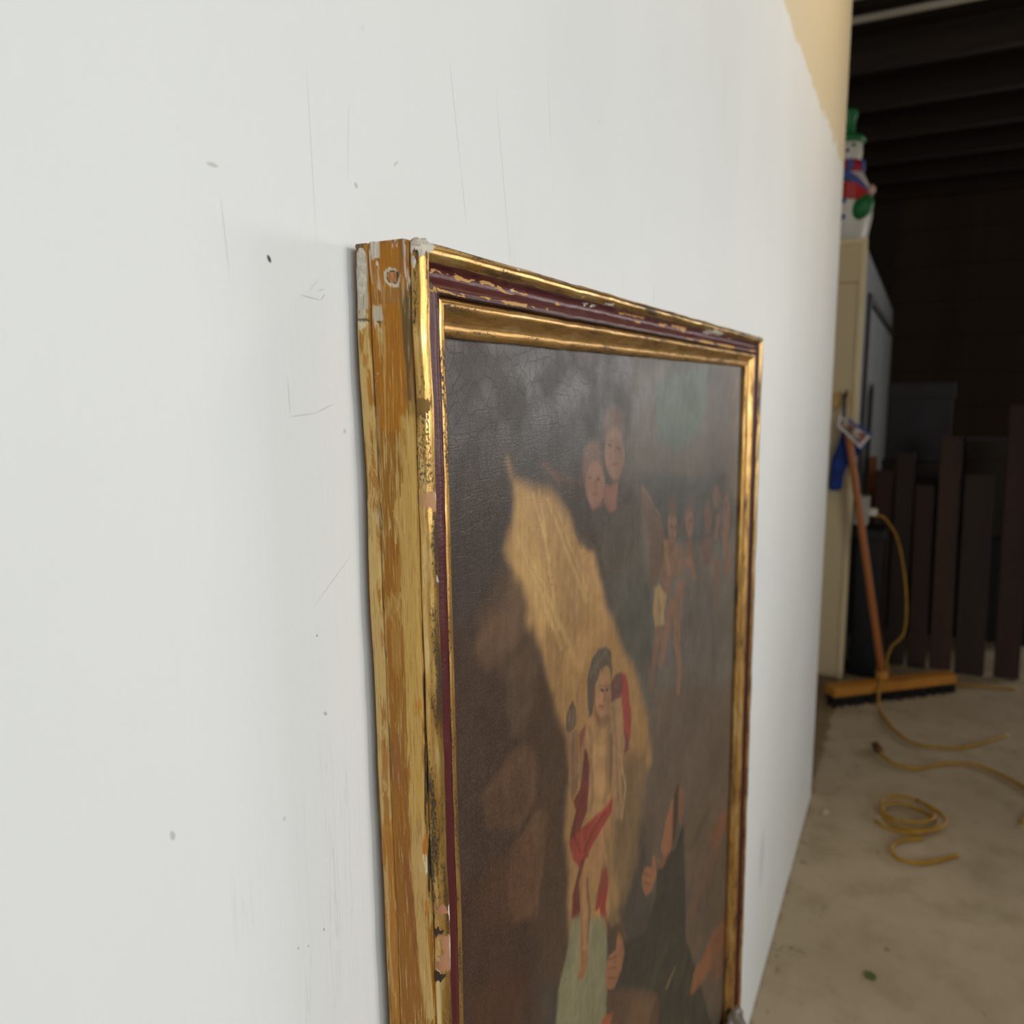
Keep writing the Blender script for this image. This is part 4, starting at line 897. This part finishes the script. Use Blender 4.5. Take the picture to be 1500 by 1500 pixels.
# ------------------------------------------------------------------ blow-moulded snowman on the closet
M_SNOW = plain('snow_plastic', (206, 200, 188), .45, .05, 3.)
M_GREEN = plain('green_plastic', (24, 108, 52), .5, .12, 8.)
M_REDP = plain('red_plastic', (170, 30, 28), .5, .12, 8.)
M_BLUEP = plain('blue_plastic', (44, 70, 138), .5, .12, 8.)
M_COAL = plain('black_dots', (26, 26, 30), .5, .1)
sn = thing('snowman_decoration', 'plastic snowman with green hat and red scarf on top of the cream closet', 'decoration', (3.93, .122, 1.956))
obj('body', lathe([(0, 0), (.088, .0), (.098, .015), (.110, .09), (.118, .16), (.116, .21), (.100, .27), (.078, .315), (.062, .335)], 32, .85, 1.), M_SNOW, sn, smooth=True)
obj('head', lathe([(.055, .33), (.064, .36), (.070, .40), (.068, .44), (.055, .465), (0, .475)], 28), M_SNOW, sn, smooth=True)
obj('hat_brim', lathe([(0, .445), (.068, .440), (.080, .446), (.081, .458), (.072, .470), (.055, .478), (0, .48)], 28), M_GREEN, sn, smooth=True)
obj('hat_crown', lathe([(.05, .465), (.040, .50), (.042, .54), (.050, .565), (.048, .580), (0, .586)], 28, bend=.012), M_GREEN, sn, smooth=True)
scf = obj('scarf', lathe([(.060, .315), (.078, .318), (.082, .335), (.078, .358), (.066, .368), (.058, .36)], 28), M_REDP, sn, smooth=True)
for a in (-.5, .35, 1.25, -1.4):
    b = bmesh.new(); rot = Matrix.Rotation(math.pi + a, 3, 'Z'); box(b, (.068, -.014, .318), (.0855, .014, .362), .003, rot)
    obj('scarf_check', b, M_BLUEP, scf)
# scarf tail lying over the belly towards the hand
def strip(pts, wdt, th):
    bm = bmesh.new(); rings = []
    for (p, wd) in zip(pts, wdt):
        p = Vector(p); rings.append([bm.verts.new(p + Vector(d)) for d in ((0, 0, wd), (-th, 0, wd * .9), (-th, 0, -wd * .9), (0, 0, -wd))])
    for A, B in zip(rings, rings[1:]):
        for i in range(4): bm.faces.new((A[i], A[(i + 1) % 4], B[(i + 1) % 4], B[i]))
    bm.faces.new(rings[0]); bm.faces.new(rings[-1][::-1]); return bm
tail = obj('scarf_tail', strip([(-.088, .012, .235), (-.098, -.02, .232), (-.088, -.06, .225), (-.066, -.092, .205), (-.05, -.108, .19)], (.034, .036, .034, .030, .022), .016), M_REDP, sn, smooth=False)
obj('scarf_check', strip([(-.074, .025, .305), (-.092, -.01, .298), (-.086, -.05, .275), (-.07, -.085, .245), (-.054, -.105, .222)], (.022, .022, .020, .016, .010), .014), M_BLUEP, tail)
for nm, y, z, r_ in (('eye', -.036, .424, .0075), ('eye', .004, .424, .0075), ('nose', -.014, .402, .008)):
    b = bmesh.new(); bmesh.ops.create_uvsphere(b, u_segments=12, v_segments=8, radius=r_)
    for v_ in b.verts: v_.co += Vector((-math.sqrt(max(0, .069 ** 2 - y * y)), y, z))
    obj(nm, b, M_COAL, sn, smooth=True)
for z in (.168, .10):
    b = bmesh.new(); bmesh.ops.create_uvsphere(b, u_segments=12, v_segments=8, radius=.012)
    for v_ in b.verts: v_.co = Vector((v_.co.x * .5 - .099, v_.co.y - .010, v_.co.z + z + .02))
    obj('button', b, M_BLUEP, sn, smooth=True)
b = bmesh.new(); bmesh.ops.create_uvsphere(b, u_segments=20, v_segments=14, radius=1)
for v_ in b.verts: v_.co = Vector((v_.co.x * .034 - .070, v_.co.y * .046 - .084 + v_.co.z * -.012, v_.co.z * .052 + .158))
obj('mitten', b, M_GREEN, sn, smooth=True)
b = bmesh.new(); bmesh.ops.create_uvsphere(b, u_segments=16, v_segments=10, radius=1)
for v_ in b.verts: v_.co = Vector((v_.co.x * .020 - .058, v_.co.y * .018 - .116, v_.co.z * .022 + .228))
obj('hand', b, plain('pink_plastic', (206, 168, 146), .5, .05), sn, smooth=True)
obj('stick', tube([(-.056, -.118, .215), (-.052, -.122, .12), (-.048, -.108, .04), (-.045, -.096, .004)], .005, 8), M_SNOW, sn, smooth=True)

# ------------------------------------------------------------------ blue bag with a printed card, push broom
M_BLUE = plain('blue_cloth', (20, 48, 116), .75, .3, 14., bump=.4, bscale=40.)
bg = thing('blue_bag', 'blue cloth bag with a printed card hanging on the cream closet', 'bag', (3.70, .050, 1.30))
poly = [(.006, -.14), (.016, -.20), (.040, -.27), (.046, -.34), (.048, -.398), (.040, -.412), (.008, -.412), (-.006, -.398), (-.010, -.345), (-.022, -.300), (-.052, -.268), (-.084, -.222), (-.108, -.165), (-.060, -.13)]
bm = bmesh.new(); cnt = len(poly); cyx = sum(p[0] for p in poly) / cnt; czx = sum(p[1] for p in poly) / cnt
rings = []
for xx, k in ((.022, .86), (.014, 1.0), (-.002, 1.0), (-.012, .84)):
    rings.append([bm.verts.new((xx + .004 * math.sin(40 * p[1]), cyx + (p[0] - cyx) * k, czx + (p[1] - czx) * (k if k == 1 else (k + 1) / 2))) for p in poly])
for A, B in zip(rings, rings[1:]):
    for i in range(cnt): bm.faces.new((A[i], A[(i + 1) % cnt], B[(i + 1) % cnt], B[i]))
bm.faces.new(rings[0]); bm.faces.new(rings[-1][::-1])
obj('bag_body', bm, M_BLUE, bg)
b = tube(catmull([(.005, .003, .012), (-.004, .002, -.04), (-.004, .0, -.10), (-.002, .0, -.15)]), .007, 8); obj('strap', b, plain('navy_strap', (34, 44, 70), .7, .1), bg, smooth=True)
m = NT('card_print')
nz_ = m.noise(m.coord(), 26., 4., .6); nz2 = m.noise(m.coord(loc=(.4, .2, .9)), 40., 3.)
c_ = m.mix(m.step(nz_, .42, .58), lin(196, 180, 160), lin(92, 60, 36)); c_ = m.mix(m.step(nz2, .55, .62), c_, lin(150, 74, 60))
M_PRINT = m.out(c_, .4)
card = [(.014, -.076), (-.114, -.162), (-.076, -.218), (.02, -.122)]
cm_ = obj('printed_card', prism(card, 0, -.070, -.064), plain('card_white', (206, 200, 196), .5, .04), bg)
inn = [(.004, -.088), (-.100, -.160), (-.074, -.202), (.010, -.118)]
obj('picture', prism(inn, 0, -.0715, -.0698), M_PRINT, cm_)
obj('blue_edge', prism([(-.02, -.090), (-.118, -.156), (-.112, -.165), (-.02, -.102)], 0, -.072, -.0638), plain('card_blue', (44, 60, 136), .5, .05), cm_)

M_HANDLE = plain('varnished_handle', (164, 96, 44), .45, .15, 5., (1, 1, .2))
M_HEADW = plain('broom_block', (190, 128, 48), .5, .2, 8., (.4, 1, 1))
br = thing('push_broom', 'wooden push broom leaning on the cream closet, head on the floor', 'broom', (3.645, -.205, 0))
dirn = Vector((.66, -.75, 0)); perp = Vector((.75, .66, 0)); rot = Matrix((dirn, perp, Vector((0, 0, 1)))).transposed()
b = bmesh.new(); box(b, (-.31, -.033, .036), (.31, .033, .078), .006, rot); obj('head_block', b, M_HEADW, br)
b = bmesh.new(); random.seed(4)
for i in range(62):
    for j in range(5):
        x_ = -.305 + i * .01; y_ = -.024 + j * .012; lx = random.uniform(-.012, .012) + (-.012 if i < 4 else 0); ly = random.uniform(-.016, .016) - .012
        vs = [b.verts.new(rot @ Vector(p)) for p in ((x_ - .004, y_ - .004, .038), (x_ + .004, y_ - .004, .038), (x_, y_ + .005, .038), (x_ - .005 + lx, y_ - .005 + ly, .0), (x_ + .005 + lx, y_ - .005 + ly, .0), (x_ + lx, y_ + .006 + ly, .0))]
        for f in ((0, 1, 4, 3), (1, 2, 5, 4), (2, 0, 3, 5), (3, 4, 5)): b.faces.new([vs[q_] for q_ in f])
o = obj('bristles', b, plain('black_bristle', (22, 19, 16), .8, .2), br); o['kind'] = 'stuff'
top = Vector((3.652, .030, 1.165)) - Vector((3.645, -.205, 0)); bot = Vector((.0, .035, .065))
obj('handle', tube([bot.lerp(top, t / 10) for t in range(11)], .0155, 12), M_HANDLE, br, smooth=True)
obj('socket', tube([bot.lerp(top, -.01), bot.lerp(top, .04)], .024, 12), M_HEADW, br, smooth=True)

# ------------------------------------------------------------------ timber, added shade bin and rack in the dark corner
M_P1 = plain('shade_dark_board', (44, 28, 19), .7, .3, 4., (3, 3, .3)); M_P2 = plain('shade_brown_board', (60, 38, 25), .7, .3, 4., (3, 3, .3)); M_P3 = plain('orange_board', (136, 78, 38), .65, .25, 4., (3, 3, .3)); M_P4 = plain('shade_red_brown_board', (50, 27, 20), .7, .3, 4., (3, 3, .3))  # dark browns are deepened to carry the corner's deep shadow
def board(foot, topp, wdt, th, mat, label):
    foot = Vector(foot); topp = Vector(topp); d = topp - foot; L = d.length
    q_ = d.to_track_quat('Z', 'X')
    b = bmesh.new(); box(b, (-th / 2, -wdt / 2, 0), (th / 2, wdt / 2, L), .003)
    o = obj('leaning_board', b, mat); o.location = foot; o.rotation_mode = 'XYZ'
    z = d.normalized(); y = Vector((0, 1, 0)); y = (y - z * y.dot(z)).normalized(); x = y.cross(z)
    o.rotation_euler = Matrix((x, y, z)).transposed().to_euler()
    tag(o, label, 'board', 'boards leaning in the dark corner'); return o
board((4.10, -.115, .004), (4.28, -.105, .93), .08, .025, M_P4, 'narrow red-brown board leaning nearest the added black bin')
board((4.08, -.205, .004), (4.28, -.195, 1.02), .08, .025, M_P1, 'dark board leaning just behind the broom handle')
board((4.08, -.30, .004), (4.30, -.285, .86), .08, .03, M_P4, 'short reddish board right of the broom handle')
board((4.10, -.40, .004), (4.32, -.385, 1.10), .09, .025, M_P2, 'brown board leaning third from the right end of the row')
board((4.08, -.52, .004), (4.30, -.51, .92), .12, .03, M_P1, 'wide dark board leaning second from the right end of the row')
board((4.10, -.67, .004), (4.32, -.66, 1.25), .10, .025, M_P4, 'tall board leaning at the right end of the row')
board((4.42, -.045, .004), (4.48, -.040, .98), .035, .03, M_P3, 'narrow orange board standing behind the row beside the closet')
board((4.40, -.13, .004), (4.48, -.128, .97), .03, .03, M_P2, 'thin brown board standing behind the narrow red-brown one')
bn = thing('shade_bin', 'black lidded bin added for the dark shade beside the cream closet', 'bin', (3.92, -.07, 0))  # bin added where the closet's side sinks into black shade
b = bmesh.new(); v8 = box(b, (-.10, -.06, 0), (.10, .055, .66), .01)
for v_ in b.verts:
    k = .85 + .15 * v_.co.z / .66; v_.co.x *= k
obj('bin_body', b, plain('shade_black', (14, 14, 15), .6, .15), bn)
obj('bin_lid', bxm((-.108, -.068, .65), (.108, .06, .70), .012), plain('shade_black_lid', (18, 18, 22), .6, .15), bn)
def crate(x, y, z, w_, d_, h_, rgb, label):
    t_ = thing('storage_box', label, 'box', (x, y, z), 'boxes stacked behind the leaning boards')
    mt = plain('box_board', rgb, .7, .15)
    obj('box_body', bxm((-d_ / 2, -w_ / 2, 0), (d_ / 2, w_ / 2, h_ * .85), .005), mt, t_); obj('box_lid', bxm((-d_ / 2 - .008, -w_ / 2 - .008, h_ * .80), (d_ / 2 + .008, w_ / 2 + .008, h_ - .001), .006), mt, t_)
crate(4.86, -.24, 0, .34, .38, .50, (30, 26, 24), 'black box at the bottom of the left stack behind the boards')
crate(4.86, -.24, .50, .32, .36, .44, (40, 30, 24), 'dark brown box in the middle of the left stack behind the boards')
crate(4.86, -.24, .94, .30, .34, .42, (46, 44, 48), 'dark grey box on top of the left stack behind the boards')
crate(4.86, -.64, 0, .36, .38, .56, (30, 24, 20), 'black-brown box at the bottom of the right stack behind the boards')
crate(4.86, -.64, .56, .34, .36, .50, (46, 34, 28), 'brown box on top of the right stack behind the boards')

# ------------------------------------------------------------------ yellow cords on the floor, scraps
M_CORD = plain('yellow_cord', (176, 132, 28), .5, .15, 20.)
M_PLUG = plain('brown_plug', (92, 62, 30), .6, .1)
r_ = .0055
c1 = tag(obj('extension_cord', tube(catmull([(3.90, -.085, .757), (3.93, -.13, .74), (4.0, -.19, .62), (3.97, -.235, .40), (3.92, -.24, .22), (3.90, -.19, .14), (3.86, -.18, .06), (3.84, -.24, .008), (3.90, -.45, .008), (3.95, -.7, .008)], 8), r_, 8), M_CORD, smooth=True), 'yellow cord hanging from the outlet box on the closet', 'cord')
c2 = tag(obj('extension_cord', tube(catmull([(3.56, -.165, .10), (3.50, -.16, .05), (3.44, -.172, .008), (3.36, -.195, .007), (3.25, -.235, .007), (3.16, -.31, .007), (3.20, -.46, .007), (3.4, -.62, .007)], 8), r_, 8), M_CORD, smooth=True), 'yellow cord trailing over the broom head across the floor', 'cord')
c3 = tag(obj('extension_cord', tube(catmull([(3.035, -.186, .010), (2.985, -.205, .008), (2.945, -.245, .007), (2.95, -.32, .007), (3.03, -.40, .007), (3.06, -.52, .007), (2.9, -.66, .007), (2.7, -.60, .007)], 8), r_, 8), M_CORD, smooth=True), 'yellow cord with a brown plug end lying past the coil', 'cord')
obj('plug', tube([(3.075, -.170, .013), (3.03, -.188, .012)], .013, 8), M_PLUG, c3, smooth=True)
pts = []
for i in range(64):
    a = i / 63 * 2 * math.pi * 2.6 + 2.2; rr = .085 + .022 * math.sin(a * .7)
    pts.append((2.585 + rr * math.cos(a) * 1.05, -.285 + rr * math.sin(a), .008 + .016 * (i / 63) + .005 * math.sin(a * 2)))
c4 = tag(obj('extension_cord', tube(pts, r_, 8), M_CORD, smooth=True), 'yellow cord lying in a loose coil on the floor', 'cord')
c5 = tag(obj('extension_cord', tube(catmull([(2.47, -.33, .007), (2.43, -.275, .007), (2.385, -.250, .007), (2.34, -.255, .007), (2.32, -.285, .007), (2.34, -.34, .007), (2.42, -.42, .007)], 8), r_, 8), M_CORD, smooth=True), 'short bent yellow cord nearest the camera on the floor', 'cord')
def scrap(name, x, y, pts, rgb, label):
    bm = prism([(x + a, y + b_) for a, b_ in pts], 2, .0006, .0026); bm.verts.ensure_lookup_table()
    bm.verts[len(pts)].co.z += .003
    return tag(obj(name, bm, plain('scrap_%d' % rgb[1], rgb, .6, .1)), label, 'scrap')
scrap('tape_scrap', 1.805, -.222, [(-.012, .010), (.010, .012), (.013, -.004), (.004, -.014), (-.014, -.010)], (84, 106, 40), 'small green tape scrap on the concrete floor')
scrap('paper_scrap', 2.509, -.056, [(-.014, .008), (.008, .009), (.014, -.003), (.0, -.010), (-.012, -.004)], (206, 196, 176), 'tiny white paper scrap on the floor near the wall end')
